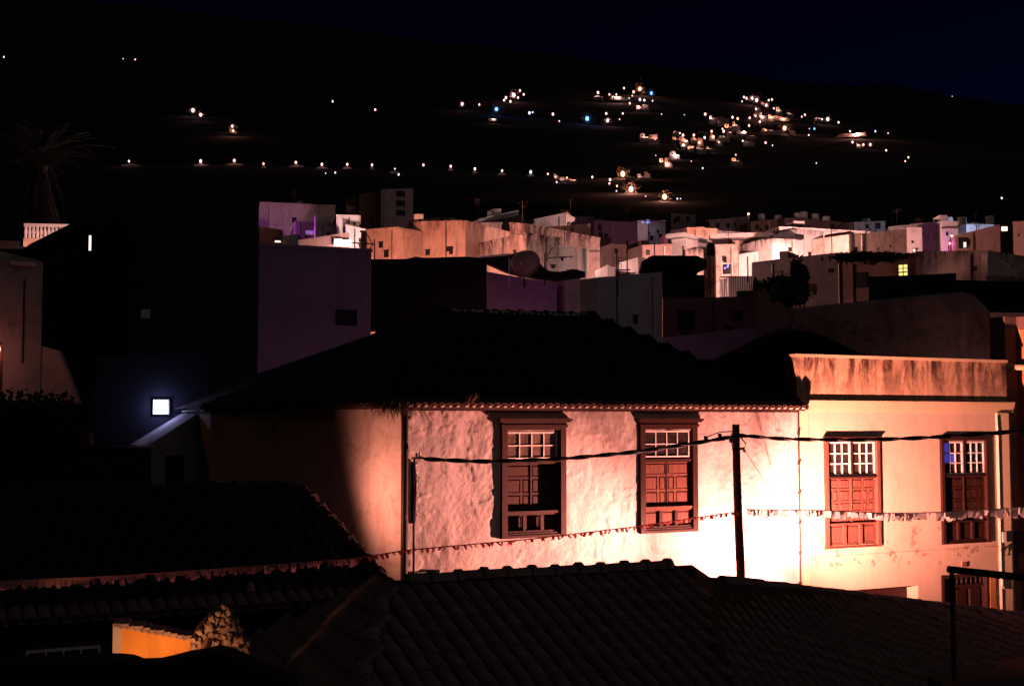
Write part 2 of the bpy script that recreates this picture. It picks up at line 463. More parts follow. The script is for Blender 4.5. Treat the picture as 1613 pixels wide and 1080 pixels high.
# the shell behind the front
SD = Vector((-.374, .926, 0))
LX, LY = SD.x * 5.8, SD.y * 5.8
sang = math.atan2(-SD.y, -SD.x)
Ms = Matrix.Translation((LX, LY, 0)) @ Matrix.Rotation(sang, 4, 'Z')
rough_wall('wall', 0, 5.8, -.1, EAVE + .05, .05, [], .012, M_side, HOUSE, Ms, 31)
m = MB()
for a, b in (((LX, LY), (-2.17, 10.2)), ((-2.17, 10.2), (XL, 10.2)), ((XL, 10.2), (XL, 0))):
    m.add([(a[0], a[1], -.1), (b[0], b[1], -.1), (b[0], b[1], EAVE), (a[0], a[1], EAVE)], [(0, 1, 2, 3)])
m.obj('rear_wall', M_side, HOUSE)

# --- tiles
def tile_mesh(name, mat, r0=.082, r1=.07, L=.40, seg=6, th=.014, inv=False):
    m = MB(); vs = []
    for y, r in ((0, r0), (L, r1)):
        for rr in (r, r - th):
            for k in range(seg + 1):
                t = math.pi * k / seg; z = math.sin(t) * rr * .8
                vs.append((-math.cos(t) * rr, y, -z if inv else z))
    n = seg + 1; fs = []
    for k in range(seg):
        q = [(k, k + 1, 2 * n + k + 1, 2 * n + k), (n + k + 1, n + k, 3 * n + k, 3 * n + k + 1), (k + 1, k, n + k, n + k + 1)]
        fs += [tuple(reversed(f)) for f in q] if not inv else q
    m.add(vs, fs); return m.mesh(name, mat, False)
def facet_tiles(a, b, apex, poly, pitch, step, lift=.015, start=0.0, trim=False):
    """tile matrices over a sloping facet whose eave runs a->b; poly = outline in 3-D"""
    a, b, apex = Vector(a), Vector(b), Vector(apex)
    x = (b - a).normalized(); up = (apex - a); up = (up - x * up.dot(x)).normalized(); nrm = x.cross(up)
    if nrm.z < 0: nrm = -nrm
    P2 = [((Vector(p) - a).dot(x), (Vector(p) - a).dot(up)) for p in poly]
    def inside(px, py):
        c = False; j = len(P2) - 1
        for i in range(len(P2)):
            if (P2[i][1] > py) != (P2[j][1] > py) and px < (P2[j][0] - P2[i][0]) * (py - P2[i][1]) / (P2[j][1] - P2[i][1]) + P2[i][0]: c = not c
            j = i
        return c
    xm0 = min(p[0] for p in P2); xm1 = max(p[0] for p in P2); ym = max(p[1] for p in P2)
    out = []
    tilt = Matrix.Rotation(-.035, 4, 'X')
    R = Matrix((( x.x, up.x, nrm.x, 0), (x.y, up.y, nrm.y, 0), (x.z, up.z, nrm.z, 0), (0, 0, 0, 1)))
    for j in range(int(ym / step) + 1):
        for i in range(int((xm1 - xm0) / pitch) + 1):
            px = xm0 + (i + .5) * pitch; py = start + j * step
            if not (inside(px, py + .12) and (not trim or inside(px, py + .46))): continue
            q = a + x * (px + random.uniform(-.006, .006)) + up * (py + random.uniform(-.012, .012)) + nrm * (lift + random.uniform(0, .008))
            out.append((j, i, Matrix.Translation(q) @ R @ Matrix.Rotation(random.uniform(-.02, .02), 4, 'Z') @ tilt))
    return out
def lay_tiles(mats, me, roof, root, n_single, name='tile'):
    """nearest tiles in view as single pieces, the rest as one joined part"""
    Mw = root.matrix_basis if root else Matrix()
    def score(t):
        p = Mw @ t[2].translation; d = p - Vector((0, 0, CAMZ))
        k = d.y * cp + d.z * sp; u = CU + F * d.x / max(k, .1); v = CV - F * (d.z * cp - d.y * sp) / max(k, .1)
        return d.length + (0 if -20 < u < 1633 and v < 1100 else 1000)
    mats = sorted(mats, key=score)
    for t in mats[:n_single]: link(name, me, roof, t[2])
    rest = mats[n_single:]
    if rest:
        V = np.empty(len(me.vertices) * 3); me.vertices.foreach_get('co', V); V = V.reshape(-1, 3); V1 = np.c_[V, np.ones(len(V))]
        fs = [tuple(p.vertices) for p in me.polygons]; vs = []; ff = []
        for t in rest:
            n = len(vs); vs += (V1 @ np.array(t[2]).T)[:, :3].tolist(); ff += [tuple(i + n for i in f) for f in fs]
        mm = bpy.data.meshes.new('tiles'); mm.from_pydata(vs, [], ff); mm.update(); mm.materials.append(me.materials[0])
        link('tiles', mm, root, kind='stuff')
def cap_mesh(name, mat, r=.10, L=.36, col=1.32):
    m = MB(); vs = []; seg = 7; prof = [(0, r * col), (.07, r * col), (.085, r), (L + .03, r * .93)]
    for y, rr in prof:
        for k in range(seg + 1):
            t = math.pi * k / seg; vs.append((-math.cos(t) * rr, y, math.sin(t) * rr))
    n = seg + 1
    fs = [(j * n + k + 1, j * n + k, (j + 1) * n + k, (j + 1) * n + k + 1) for j in range(len(prof) - 1) for k in range(seg)] + [tuple(range(seg + 1))]
    m.add(vs, fs); return m.mesh(name, mat, False)
def caps(a, b, me, roof, step, drop=.03):
    a, b = Vector(a), Vector(b); y = (b - a).normalized(); x = y.cross(Vector((0, 0, 1))).normalized(); z = x.cross(y)
    R = Matrix(((x.x, y.x, z.x, 0), (x.y, y.y, z.y, 0), (x.z, y.z, z.z, 0), (0, 0, 0, 1)))
    for i in range(int((b - a).length / step)):
        q = a + y * (i * step + random.uniform(-.015, .015)) - Vector((0, 0, drop + random.uniform(-.008, .008)))
        link('ridge_tile', me, roof, Matrix.Translation(q) @ R @ Matrix.Rotation(random.uniform(-.03, .03), 4, 'Z'))

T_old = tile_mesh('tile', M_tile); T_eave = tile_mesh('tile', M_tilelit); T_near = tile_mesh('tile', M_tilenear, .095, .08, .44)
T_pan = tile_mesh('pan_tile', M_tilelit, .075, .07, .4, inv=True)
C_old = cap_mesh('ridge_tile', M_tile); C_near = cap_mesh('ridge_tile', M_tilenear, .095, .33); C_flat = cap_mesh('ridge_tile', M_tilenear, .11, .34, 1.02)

E0 = Vector((-.22, -.17, EAVE + .03)); E1 = Vector((8.99, -.17, EAVE + .03)); R0 = Vector((2.85, 5, 9.50)); R1 = Vector((6.7, 5, 9.55))
EL = Vector((LX - .15, LY, EAVE + .03)); BL = Vector((-2.4, 10.4, EAVE + .03)); BR = Vector((9.12, 10.4, EAVE + .03))
m = MB().add([E0, E1, R1, R0, EL, BL, BR], [(0, 1, 2, 3), (4, 0, 3), (5, 4, 3), (6, 5, 3, 2), (1, 6, 2)])
dn = Vector((0, 0, .06))
m.add([E0 - dn, E1 - dn, BR - dn, BL - dn, EL - dn], [(4, 3, 2, 1, 0)]).add([E0, E1, E1 - dn, E0 - dn], [(3, 2, 1, 0)]).add([EL, E0, E0 - dn, EL - dn], [(3, 2, 1, 0)])
roof = m.obj('roof', M_pan, HOUSE)
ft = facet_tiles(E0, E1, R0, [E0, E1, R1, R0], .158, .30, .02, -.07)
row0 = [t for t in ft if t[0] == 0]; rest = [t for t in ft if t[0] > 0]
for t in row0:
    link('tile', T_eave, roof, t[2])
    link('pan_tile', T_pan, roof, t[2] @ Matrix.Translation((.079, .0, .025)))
lf = facet_tiles(EL, E0, R0, [EL, E0, R0], .158, .30, .02, -.07)
rf = facet_tiles(E1, BR, R1, [E1, BR, R1], .158, .30, .02, -.07)
lay_tiles(rest + lf + rf, T_old, roof, HOUSE, 240)
caps(R0, R1, C_old, roof, .34); caps(E1, R1, C_old, roof, .34); caps(E0, R0, C_old, roof, .34); caps(EL, R0, C_old, roof, .34)
m = MB()
for k in range(26):
    q = R0.lerp(R1, k / 25 + random.uniform(-.01, .01)); m.ball((q.x, q.y - .1, q.z + random.uniform(-.04, .03)), random.uniform(.06, .11), 6, 4, .7)
m.obj('ridge_mortar', M_mortar, HOUSE, kind='stuff')
# mortar fillets between the eave tiles
m = MB()
for t in row0:
    p = t[2].translation; m.ball((p.x + .02, p.y + .03, p.z + .01), .055, 6, 4, .7)
m.obj('eave_mortar', M_mortar, HOUSE, kind='stuff')
m = MB().box(.0, XL, -.06, -.012, EAVE - .06, EAVE - .031).obj('eave_board', M_wooddk, HOUSE)
# weeds growing in the gutter at the corner
def weed(label, loc, rx, rz_, n, hang, group=None):
    m = MB()
    for _ in range(n):
        a = random.uniform(0, 6.28); q = Vector((random.gauss(0, rx), random.gauss(0, rx * .4), 0)); L = random.uniform(.12, .42)
        up = random.uniform(-.6, .5) if hang else random.uniform(.3, 1.2)
        dx = Vector((math.cos(a), math.sin(a) * .6, up)).normalized(); s = Vector((-math.sin(a), math.cos(a), 0)) * .007
        mid = q + dx * L * .6 + Vector((0, 0, .02)); tip = q + dx * L - Vector((0, 0, L * .35))
        m.add([q - s, q + s, mid + s * .7, mid - s * .7, tip], [(0, 1, 2, 3), (3, 2, 4)])
    o = m.obj('weed_tuft', M_straw); o.location = loc; return tag(o, label, 'weeds', group)
weed('dry weed tuft hanging from the roof corner above the downpipe', FR.w(-.22, -.12, EAVE - .02), .22, 0, 420, True)
weed('small dry weed growing on the eave tiles of the white house', FR.w(1.15, -.25, EAVE + .07), .06, 0, 40, False)
# corner downpipe and the cable strip beside it
dp = thing('downpipe', 'dark rusty downpipe at the corner of the white house', 'pipe', FR.w(.0, -.10, 0))
MB().tube([(0, 0, 0), (0, 0, 3), (0.0, 0, EAVE - .25), (-.02, .06, EAVE - .02)], .066, 10).obj('pipe', M_black, dp, True)
m = MB()
for z in (2.2, 3.9, 5.3, 6.6): m.tube([(0, 0, z), (0, 0, z + .06)], .068, 10)
m.obj('clamps', M_iron, dp, kind='stuff')
cs = thing('cable_duct', 'dark cable conduit with frayed plaster beside the corner downpipe', 'conduit', FR.w(.17, -.04, 0), A)
x_, z_ = FR.hit(643, 722)
MB().box(-.045, .035, -.02, .03, z_ - 1.15, z_ - .05).obj('duct', M_iron, cs)
MB().tube([(.03, -.03, 3.2), (.02, -.03, z_ - 1.2), (.05, -.04, z_ - .6), (.02, -.04, z_)], .022, 6).obj('cable', M_black, cs)
m = MB()
for k in range(26):
    zz = z_ - random.uniform(.05, 1.1); m.ball((.06 + random.uniform(-.02, .03), -.0, zz), random.uniform(.015, .035), 5, 4)
m.obj('plaster_crumbs', M_front, cs, kind='stuff')
for k in (0, 1):
    i_ = MB().tube([(.06 + k * .06, -.05, z_ + .03), (.06 + k * .06, -.05, z_ + .12)], [.024, .018], 8); i_.obj('insulator', M_plastic, cs)
MB().box(-.02, .2, -.07, -.03, z_ - .01, z_ + .03).obj('bracket', M_iron, cs)
mb_ = thing('meter_box', 'small grey meter box low on the white wall by the cable conduit', 'box', FR.w(.55, -.02, 0), A)
_, zz = FR.hit(665, 900)
MB().box(-.3, .14, -.05, .03, zz - .35, zz).obj('case', M_grey, mb_); MB().box(.145, .19, -.07, .03, zz - .4, zz + .02).obj('edge_strip', M_plastic, mb_)
# thin drainpipe at the joint of the two houses
jp = thing('drain_rod', 'thin dark drain rod where white house meets cream house', 'pipe', FR.w(XL - .0, -.05, 0))
MB().tube([(0, 0, 0), (0, 0, EAVE - .05)], .018, 6).obj('pipe', M_iron, jp)
m = MB()
for k in range(8): m.box(-.03, .03, -.03, .05, 2.4 + k * .62, 2.44 + k * .62)
m.obj('clamp', M_iron, jp)

# ---------------------------------------------------------------- the cream house
CRE = thing('cream_house', 'cream painted house with stained parapet and two tall panelled windows', 'house', FR.w(XL, 0, 0), A)
FC = Frame(FR.w(XL, 0, 0), A)
CW = 15.17 - XL
def tall_window(cas, z_split, z_low, panemat, label, M_wood2):
    x0, x1, z0, z1 = rect(FC, *cas)
    win = casing(CRE, x0, x1, z0, z1, .085, -.05, .13, M_wood2, label, head=.05, sill=.07)
    MB().box(x0 - .03, x1 + .03, -.075, .0, z1 + .002, z1 + .035).obj('lintel', M_wood, win)
    a, b = x0 + .09, x1 - .09; mid = (a + b) / 2
    zs = FC.hit(cas[0], z_split)[1]; zl = FC.hit(cas[0], z_low)[1]
    w_ = mid - a
    pane_grid(win, a + .035, mid - .055, zs + .04, z1 - .11, 3, 3, .035, lambda k: panemat(0, k), .03)
    pane_grid(win, mid + .055, b - .035, zs + .04, z1 - .11, 3, 3, .035, lambda k: panemat(1, k), .03)
    MB().box(mid - .024, mid + .024, -.01, .1, zs + .01, z1 - .055).obj('mullion', M_wood, win)
    MB().box(a - .004, b + .004, -.02, .11, zs - .05, zs).box(a - .003, b + .003, -.035, .1, zs - .03, zs - .012).obj('rail', M_wood, win)
    rl = [(.25, [1, 1]), (.28, [.62, .62, 1.1]), (.23, [.62, .62, 1.1]), (.24, [1, 1])]
    rr = [(.25, [1, 1]), (.28, [1.1, .62, .62]), (.23, [1.1, .62, .62]), (.24, [1, 1])]
    leaf(win, rl, a, mid - .016, zs - .055, zl + .02, .055, M_wood2); leaf(win, rr, mid + .016, b, zs - .055, zl + .02, .055, M_wood2)
    MB().box(mid - .015, mid + .015, .02, .08, zl + .02, zs - .055).obj('astragal', M_wood2, win)
    MB().box(a - .002, b + .002, -.02, .1, zl - .02, zl + .015).obj('ledge', M_wood2, win)
    leaf(win, [(1, [1, 1, 1])], a, b, zl - .025, z0 + .075, .045, M_wood2)
    blk = MB()
    for k in (1, 2):
        x = a + (b - a) * k / 3; blk.box(x - .035, x + .035, -.015, .04, z0 + .08, zl - .03)
    blk.obj('stile_block', M_wood2, win)
    return (x0 + .05, x1 - .05, z0 + .05, z1 - .05)
E_bluepane = emit('glow_reflection', (.10, .08, .8), .45)  # emissive panes imitate a blue reflection
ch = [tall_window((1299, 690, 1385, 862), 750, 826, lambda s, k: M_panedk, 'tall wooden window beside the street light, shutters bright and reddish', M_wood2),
      tall_window((1482, 690, 1557, 855), 748, 822, lambda s, k: E_bluepane if s == 0 and (k[0] == 0 and k[1] > 0 or k == (1, 1)) else M_panedk, 'tall dark wooden window near the pilaster with a few panes glowing as blue reflections', M_wood)]
gx0, gx1, gz0, gz1 = rect(FC, 1300, 926, 1447, 1010)
dx0, dx1, dz0, dz1 = rect(FC, 1484, 903, 1558, 1060)
ch += [(gx0, gx1, -.2, gz1), (dx0, dx1, -.2, dz1)]
CT = FC.hit(1255, 640)[1]
rough_wall('wall', .0, CW, -.1, CT, .03, ch, .003, M_cream, CRE, None, 61)
m = MB()
for a, b in (((CW, 0), (CW, 8)), ((CW, 8), (0, 8)), ((.012, 8), (.012, 0))):
    m.add([(a[0], a[1], -.1), (b[0], b[1], -.1), (b[0], b[1], CT), (a[0], a[1], CT)], [(0, 1, 2, 3)])
m.add([(0, .2, CT), (CW, .2, CT), (CW, 8, CT), (0, 8, CT)], [(0, 1, 2, 3)])
m.obj('rear_wall', M_cream, CRE)
zc1 = FC.hit(1255, 630)[1]; zp1 = FC.hit(1255, 557)[1]
m = MB()   # moulded cornice
for k, (p_, za, zb) in enumerate([(.02, 0, .07), (.035, .07, .11), (.05, .11, .17), (.065, .17, .21)]):
    s_ = (zc1 - CT + .12) / .21; m.box(-.0, CW + .06 + p_ * .5, -p_, .3, CT - .12 + za * s_, CT - .12 + zb * s_ - .002)
m.obj('cornice', M_trim, CRE)
PX0 = FC.hit(1255, 590)[0]; PX1 = FC.hit(1585, 590)[0]
m = MB().box(PX0, PX1, .0, .42, zc1 - .01, zp1 - .06); m.obj('parapet', M_parapet, CRE)
MB().box(PX0 - .02, PX1 + .03, -.03, .45, zp1 - .06, zp1).obj('coping', M_trim, CRE)
px0, px1, _, _ = rect(FC, 1571, 700, 1589, 900)
MB().box(px0, px1, -.06, .05, -.1, CT - .12).obj('pilaster', M_trim, CRE)
MB().box(.0, .28, -.02, .05, -.1, CT - .121).obj('quoin_strip', M_trim, CRE)
zb_ = FC.hit(1440, 868)[1]
MB().box(.3, px0 - .01, -.022, .02, zb_ - .02, zb_ + .01).obj('string_course', M_cream, CRE)
# shopfront opening and the old door
m = MB().box(gx0, gx1, .34, .38, -.1, gz1 + .2); m.obj('garage_door', M_wood, CRE)
MB().box(gx0, gx1, .0, .34, gz1, gz1 + .03).box(gx1, gx1 + .03, .0, .36, -.1, gz1).obj('opening_reveal', M_cream, CRE)
dr = MB().box(dx0, dx1, .14, .18, -.1, dz1).obj('door', M_wooddk, CRE, label='dark panelled street door with turned spindles across its top')
m = MB().box(dx0, dx0 + .07, -.03, .15, -.1, dz1).box(dx1 - .07, dx1, -.03, .15, -.1, dz1).box(dx0 + .07, dx1 - .07, -.025, .15, dz1 - .08, dz1)
m.obj('door_frame', M_wooddk, dr)
zr = FC.hit(1520, 922)[1]
MB().box(dx0 + .07, dx1 - .07, .06, .14, zr - .03, zr + .02).obj('rail', M_wooddk, dr)
for k in range(9):
    x = dx0 + .14 + (dx1 - dx0 - .28) * k / 8
    MB().tube([(x, .1, zr + .02), (x, .1, zr + .07), (x, .1, zr + .12), (x, .1, zr + .19), (x, .1, dz1 - .08)], [.012, .028, .014, .026, .012], 6).obj('spindle', M_wood, dr, True)
for i in range(3):
    for j in range(4):
        a = dx0 + .09 + (dx1 - dx0 - .18) * i / 3; b = dx0 + .09 + (dx1 - dx0 - .18) * (i + 1) / 3
        z = zr - .08 - j * .55; MB().bevbox(a + .03, b - .03, .11, .142, z - .48, z, .03).obj('panel', M_wood if i else M_wooddk, dr)
# scrollwork jamb to the right of the door
jx0, jx1, _, _ = rect(FC, 1547, 905, 1560, 950)
MB().box(dx1 + .02, dx1 + .20, -.04, .04, -.1, dz1 - .02).obj('door_jamb', M_orange, CRE)
# house number plate
nx0, nx1, nz0, nz1 = rect(FC, 1514, 884, 1521, 892)
MB().box(nx0, nx1, -.03, -.004, nz0, nz1).obj('number_plate', simple('plate_enamel', (.60, .28, .2), .5, .1), CRE)
dg = MB(); dh = (nz1 - nz0) * .55; cxn = (nx0 + nx1) / 2; czn = (nz0 + nz1) / 2
for k in (-1, 1):
    x = cxn + k * dh * .28
    dg.box(x - dh * .07, x + dh * .07, -.035, -.031, czn - dh / 2, czn + dh / 2)
    dg.prism([(x - dh * .07, czn + dh * .34), (x - dh * .06, czn + dh * .5), (x - dh * .24, czn + dh * .3), (x - dh * .24, czn + dh * .2)], -.0349, -.0311)
dg.obj('digits', M_wooddk, CRE)
fm = MB(); e = .012
fm.box(nx0, nx1, -.036, -.0305, nz0, nz0 + e).box(nx0, nx1, -.036, -.0305, nz1 - e, nz1).box(nx0, nx0 + e, -.036, -.0305, nz0 + e, nz1 - e).box(nx1 - e, nx1, -.036, -.0305, nz0 + e, nz1 - e)
fm.obj('plate_rim', M_wooddk, CRE)
# conduit and boxes on the pilaster
co = thing('electric_conduit', 'white conduit with small junction boxes running down the cream pilaster', 'conduit', FC.w(px0 - .01, -.08, 0), A)
MB().tube([(0, 0, 1.5), (0, 0, CT - .5), (-.03, 0, CT - .2)], .012, 6).obj('pipe', M_plastic, co)
zz = FC.hit(1579, 845)[1]
MB().box(.05, .16, -.03, .04, zz - .12, zz + .12).obj('junction_box', M_plastic, co)
MB().tube([(.0, 0, zz - .3), (.06, -.06, zz - .15), (.13, -.02, zz - .28), (.1, -.02, zz - .42)], .014, 6).obj('loose_cable', M_black, co)
wl = thing('wall_lamp', 'small white unlit wall lamp on a dark bracket right of the old door', 'lamp', FC.w(dx1 + .32, -.03, 0), A)
zz = FC.hit(1563, 912)[1]
MB().box(-.05, .05, -.1, .03, zz + .02, zz + .09).obj('bracket', M_black, wl)
MB().tube([(0, -.08, zz + .02), (0, -.08, zz - .16), (.05, -.08, zz - .19)], .03, 8).obj('tube', M_plastic, wl)

# the neighbour beyond, ochre, partly in shade
NB = thing('ochre_house', 'ochre house beyond the pilaster with pipes on its shaded wall', 'house', FC.w(CW, 0, 0), A)
NW = CW
zn = FC.hit(1600, 497)[1]
MB().box(.22, .60, .30, .75, -.1, zn).obj('wall', M_brown, NB)
MB().box(.602, 6, .05, .752, -.1, zn - .3).obj('wall', M_orange, NB)
MB().box(.602, 6, -.1, .8, zn - .29, zn).obj('eave', M_brown, NB)
zz = FC.hit(1600, 578)[1]
MB().tube([(.15, .25, zz + .02), (.5, .0, zz), (3, -.1, zz - .1)], .07, 8).obj('pipe', M_trim, NB)
MB().box(.1, .5, .1, .28, FC.hit(1600, 868)[1], FC.hit(1600, 838)[1]).obj('meter_cabinet', M_iron, NB)
MB().box(.42, .5, .0, .28, FC.hit(1600, 898)[1], FC.hit(1600, 873)[1]).obj('lamp_tube', M_plastic, NB)

# ---------------------------------------------------------------- the street lamp at the joint, pole, cables, bunting
LAMP_COL = (1.0, .325, .25)
lx, lz = FC.hit(1243, 914)
LPW = FR.w(XL + .0, -1.25, 0)
lp = P(1243, 917, P(1243, 917, 26).y)
c = FR.I @ Vector((0, 0, CAMZ)); dd = FR.I.to_3x3() @ ray(1243, 921); t_ = (-1.75 - c.y) / dd.y; Lloc = c + dd * t_
SL = thing('street_lamp', 'bright street lamp on a wall arm, mostly hidden behind the near roof', 'street lamp', FR.w(Lloc.x, 0, 0), A)
LD = 1.75
m = MB()
for x in (-.14, .14):
    for y in (-.14, .14): m.box(x - .012, x + .012, -LD + y - .012, -LD + y + .012, Lloc.z - .3, Lloc.z - .02)
m.box(-.16, .16, -LD - .16, -LD + .16, Lloc.z - .34, Lloc.z - .3).obj('lamp_housing', M_galv, SL)
MB().tube([(0, .02, Lloc.z - .9), (0, -.8, Lloc.z - .5), (0, -LD, Lloc.z - .36)], .03, 8).obj('arm', M_iron, SL)
MB().ball((0, -LD, Lloc.z - .2), .05, 10, 8).obj('bulb', emit('sodium_bulb', (1, .6, .45), 8), SL)
point_light(SL, (0, -LD, Lloc.z - .06), LAMP_COL, 2300, .05)
for nm, tx, tz, pw_, an in (('light', -7.6, 2.3, 6600, 62), ('light', 4.6, 2.9, 8600, 92)):   # two added spots brighten the facades left and right of the lamp
    l_ = bpy.data.lights.new(nm, 'SPOT'); l_.energy = pw_; l_.color = LAMP_COL; l_.shadow_soft_size = .05; l_.spot_size = math.radians(an); l_.spot_blend = 1
    o_ = bpy.data.objects.new(nm, l_); COL.objects.link(o_); o_.parent = SL; o_.location = (0, -LD, Lloc.z - .06)
    o_.rotation_euler = Vector((tx, 1.5, tz)).to_track_quat('-Z', 'Y').to_euler()

c = FR.I @ Vector((0, 0, CAMZ)); dd = FR.I.to_3x3() @ ray(1163, 800); t_ = (-2.35 - c.y) / dd.y
pb = FR.M @ (c + dd * t_); PYY = pb.y; pbase = Vector((pb.x, pb.y, 0))
UP = thing('utility_pole', 'crooked dark wooden utility pole carrying the black cables', 'pole', pbase)
zt = P(1161, 668, PYY).z
MB().tube([(-.02, 0, 0), (.02, 0, 2), (.035, 0, 3.6), (.03, 0, 4.4), (.0, 0, 5.2), (-.02, 0, 6.1), (-.03, 0, zt)], [.1, .095, .088, .085, .08, .075, .07], 10).obj('post', M_pole, UP, True)
zj = P(1161, 691, PYY).z
MB().box(-.16, -.05, -.12, -.02, zj - .06, zj + .04).obj('junction_box', simple('weathered_box', (.24, .15, .12), .8), UP)
MB().box(-.1, .1, -.1, .1, zj + .04, zj + .1).box(.03, .15, -.09, -.01, zj + .02, zj + .09).box(-.09, .09, -.09, .09, zj - .2, zj - .16).obj('clamp', M_iron, UP)
for s in (-1, 1):
    MB().tube([(s * .05, -.09, zj + .02), (s * .13, -.1, zj - .08), (s * .10, -.1, zj - .18), (s * .02, -.1, zj - .19)], .012, 5).obj('cable_loop', M_black, UP)
def twisted(name, label, pts, r, n=60, sag=0, tw=1.0, cat='cable', group=None):
    """two strands twisted together along a world-space polyline"""
    P_ = [Vector(p) for p in pts]; L = [0]
    for a, b in zip(P_, P_[1:]): L.append(L[-1] + (b - a).length)
    T = np.linspace(0, L[-1], n); X = [Vector(np.interp(t, L, [p[i] for p in P_]) for i in range(3)) for t in T]
    X = [Vector((np.convolve(np.pad([x[i] for x in X], 3, 'edge'), np.ones(7) / 7, 'valid')[k]) for i in range(3)) for k in range(n)]
    root = X[0].copy(); o = thing(name, label, cat, root, 0, group)
    for s in (0, math.pi):
        MB().tube([(x - root) + Vector((0, 0, 1)) * r * .8 * math.sin(k * tw + s) + Vector((.0, .6, 0)) * r * math.cos(k * tw + s) for k, x in enumerate(X)], r, 6).obj('strand', M_black, o, True)
    return o
ptop = Vector((pbase.x, pbase.y - .1, zj + .06))
xw, zw = FR.hit(645, 722)
twisted('overhead_cable', 'black twisted cable from the house corner bracket to the wooden pole', [FR.w(.28, -.1, zw), P(760, 727, 22.8), P(880, 723, 23.0), P(1000, 712, 23.2), P(1100, 697, 23.5), ptop], .026, 60, tw=.7)
twisted('overhead_cable', 'black twisted cable running right from the pole past the cream house', [ptop + Vector((.08, 0, 0)), P(1230, 691, 23.3), P(1340, 693, 22.8), P(1440, 690, 22.4), P(1540, 684, 22), P(1700, 671, 21.5)], .024, 70, tw=.55)
tie = thing('tie_wire', 'thin upper tie wire with clamps left of the pole head', 'wire', ptop)
m = MB().tube([Vector((0, 0, .09)), P(1134, 683, PYY - .1) - ptop + Vector((0, 0, .03)), P(1112, 690, PYY - .15) - ptop + Vector((0, 0, .02))], .01, 5); m.obj('wire', M_black, tie)
m = MB()
for u_, v_ in ((1134, 689), (1112, 693)):
    q = P(u_, v_, PYY - .18) - ptop; m.box(q.x - .03, q.x + .03, q.y - .04, q.y + .04, q.z - .035, q.z + .075)
m.obj('clamps', M_black, tie, kind='stuff')
stay = MB().tube([P(1171, 706, PYY), P(1222, 784, 25.9)], .006, 5).tube([P(1170, 705, PYY), P(1173, 711, PYY + .05)], .025, 6).obj('stay_wire', M_black)
tag(stay, 'thin slanting stay wire running down from the pole head to the wall', 'wire')

def bunting(label, pts, n, mat, wide, tall, seed, sq=False):
    r = random.Random(seed); P_ = [Vector(p) for p in pts]; L = [0]
    for a, b in zip(P_, P_[1:]): L.append(L[-1] + (b - a).length)
    at = lambda t: Vector(np.interp(t, L, [p[i] for p in P_]) for i in range(3))
    root = P_[0].copy(); o = thing('bunting', label, 'bunting', root)
    cm = MB().tube([at(L[-1] * k / 50) - root for k in range(51)], .009, 5); cm.obj('cord', mat, o)
    me = []
    for k in range(9):   # a handful of torn paper shapes
        w_ = wide * r.uniform(.8, 1.15); h = tall * r.uniform(.7, 1.2); b1 = r.uniform(.2, .8); m = MB()
        cz = r.uniform(-.04, .04)
        m.add([(0, 0, 0), (w_, 0, 0), (w_ * r.uniform(.8, 1), cz, -h * r.uniform(.5, 1)), (w_ * b1, cz * 1.6, -h * r.uniform(.5, 1.2)), (w_ * r.uniform(.0, .2), cz, -h * r.uniform(.5, 1))], [(0, 4, 3, 2, 1)])
        if sq:
            m = MB(); e = r.uniform(.75, 1.1); m.add([(0, 0, 0), (w_, 0, 0), (w_ * .98, cz, -tall * e), (w_ * .5, cz * 1.5, -tall * e * r.uniform(.9, 1.08)), (w_ * .04, cz * .6, -tall * e * r.uniform(.85, 1.1))], [(0, 4, 3, 2, 1)])
        me.append(m.mesh('flag', mat))
    dirv = (P_[-1] - P_[0]).normalized()
    for k in range(n):
        if r.random() < .08: continue
        t = L[-1] * (k + r.uniform(-.2, .2)) / n; t = max(0, min(L[-1], t)); q = at(t) - root
        d = at(min(t + .3, L[-1])) - at(max(0, t - .3)); a = math.atan2(d.y, d.x)
        link('flag', me[r.randrange(9)], o, Matrix.Translation(q) @ Matrix.Rotation(a + r.uniform(-1, 1) * (.95 if sq else .4), 4, 'Z') @ Matrix.Rotation(r.uniform(-.35, .35), 4, 'X'))
    return o
pq = Vector((pbase.x + .03, pbase.y - .09, P(1163, 804, PYY).z))
bunting('pale pink torn bunting strung across the dark roofs at lower left', [P(-60, 918, 14), P(200, 906, 15.2), P(420, 890, 16.4), P(560, 879, 17.3)], 80, M_paperp, .085, .10, 3)
bunting('red tattered bunting strung in front of the white house up to the pole', [P(560, 879, 17.3), P(640, 866, 18.2), P(840, 848, 20.2), P(1000, 829, 21.8), pq], 70, paper('red_paper', (.55, .10, .09)), .07, .07, 5)
bunting('white paper bunting strung from the pole in front of the cream house', [pq + Vector((.1, 0, .03)), P(1290, 803, 22.9), P(1400, 808, 22.2), P(1500, 806, 21.5), P(1650, 796, 20.6)], 72, M_paperw, .125, .135, 9, True)

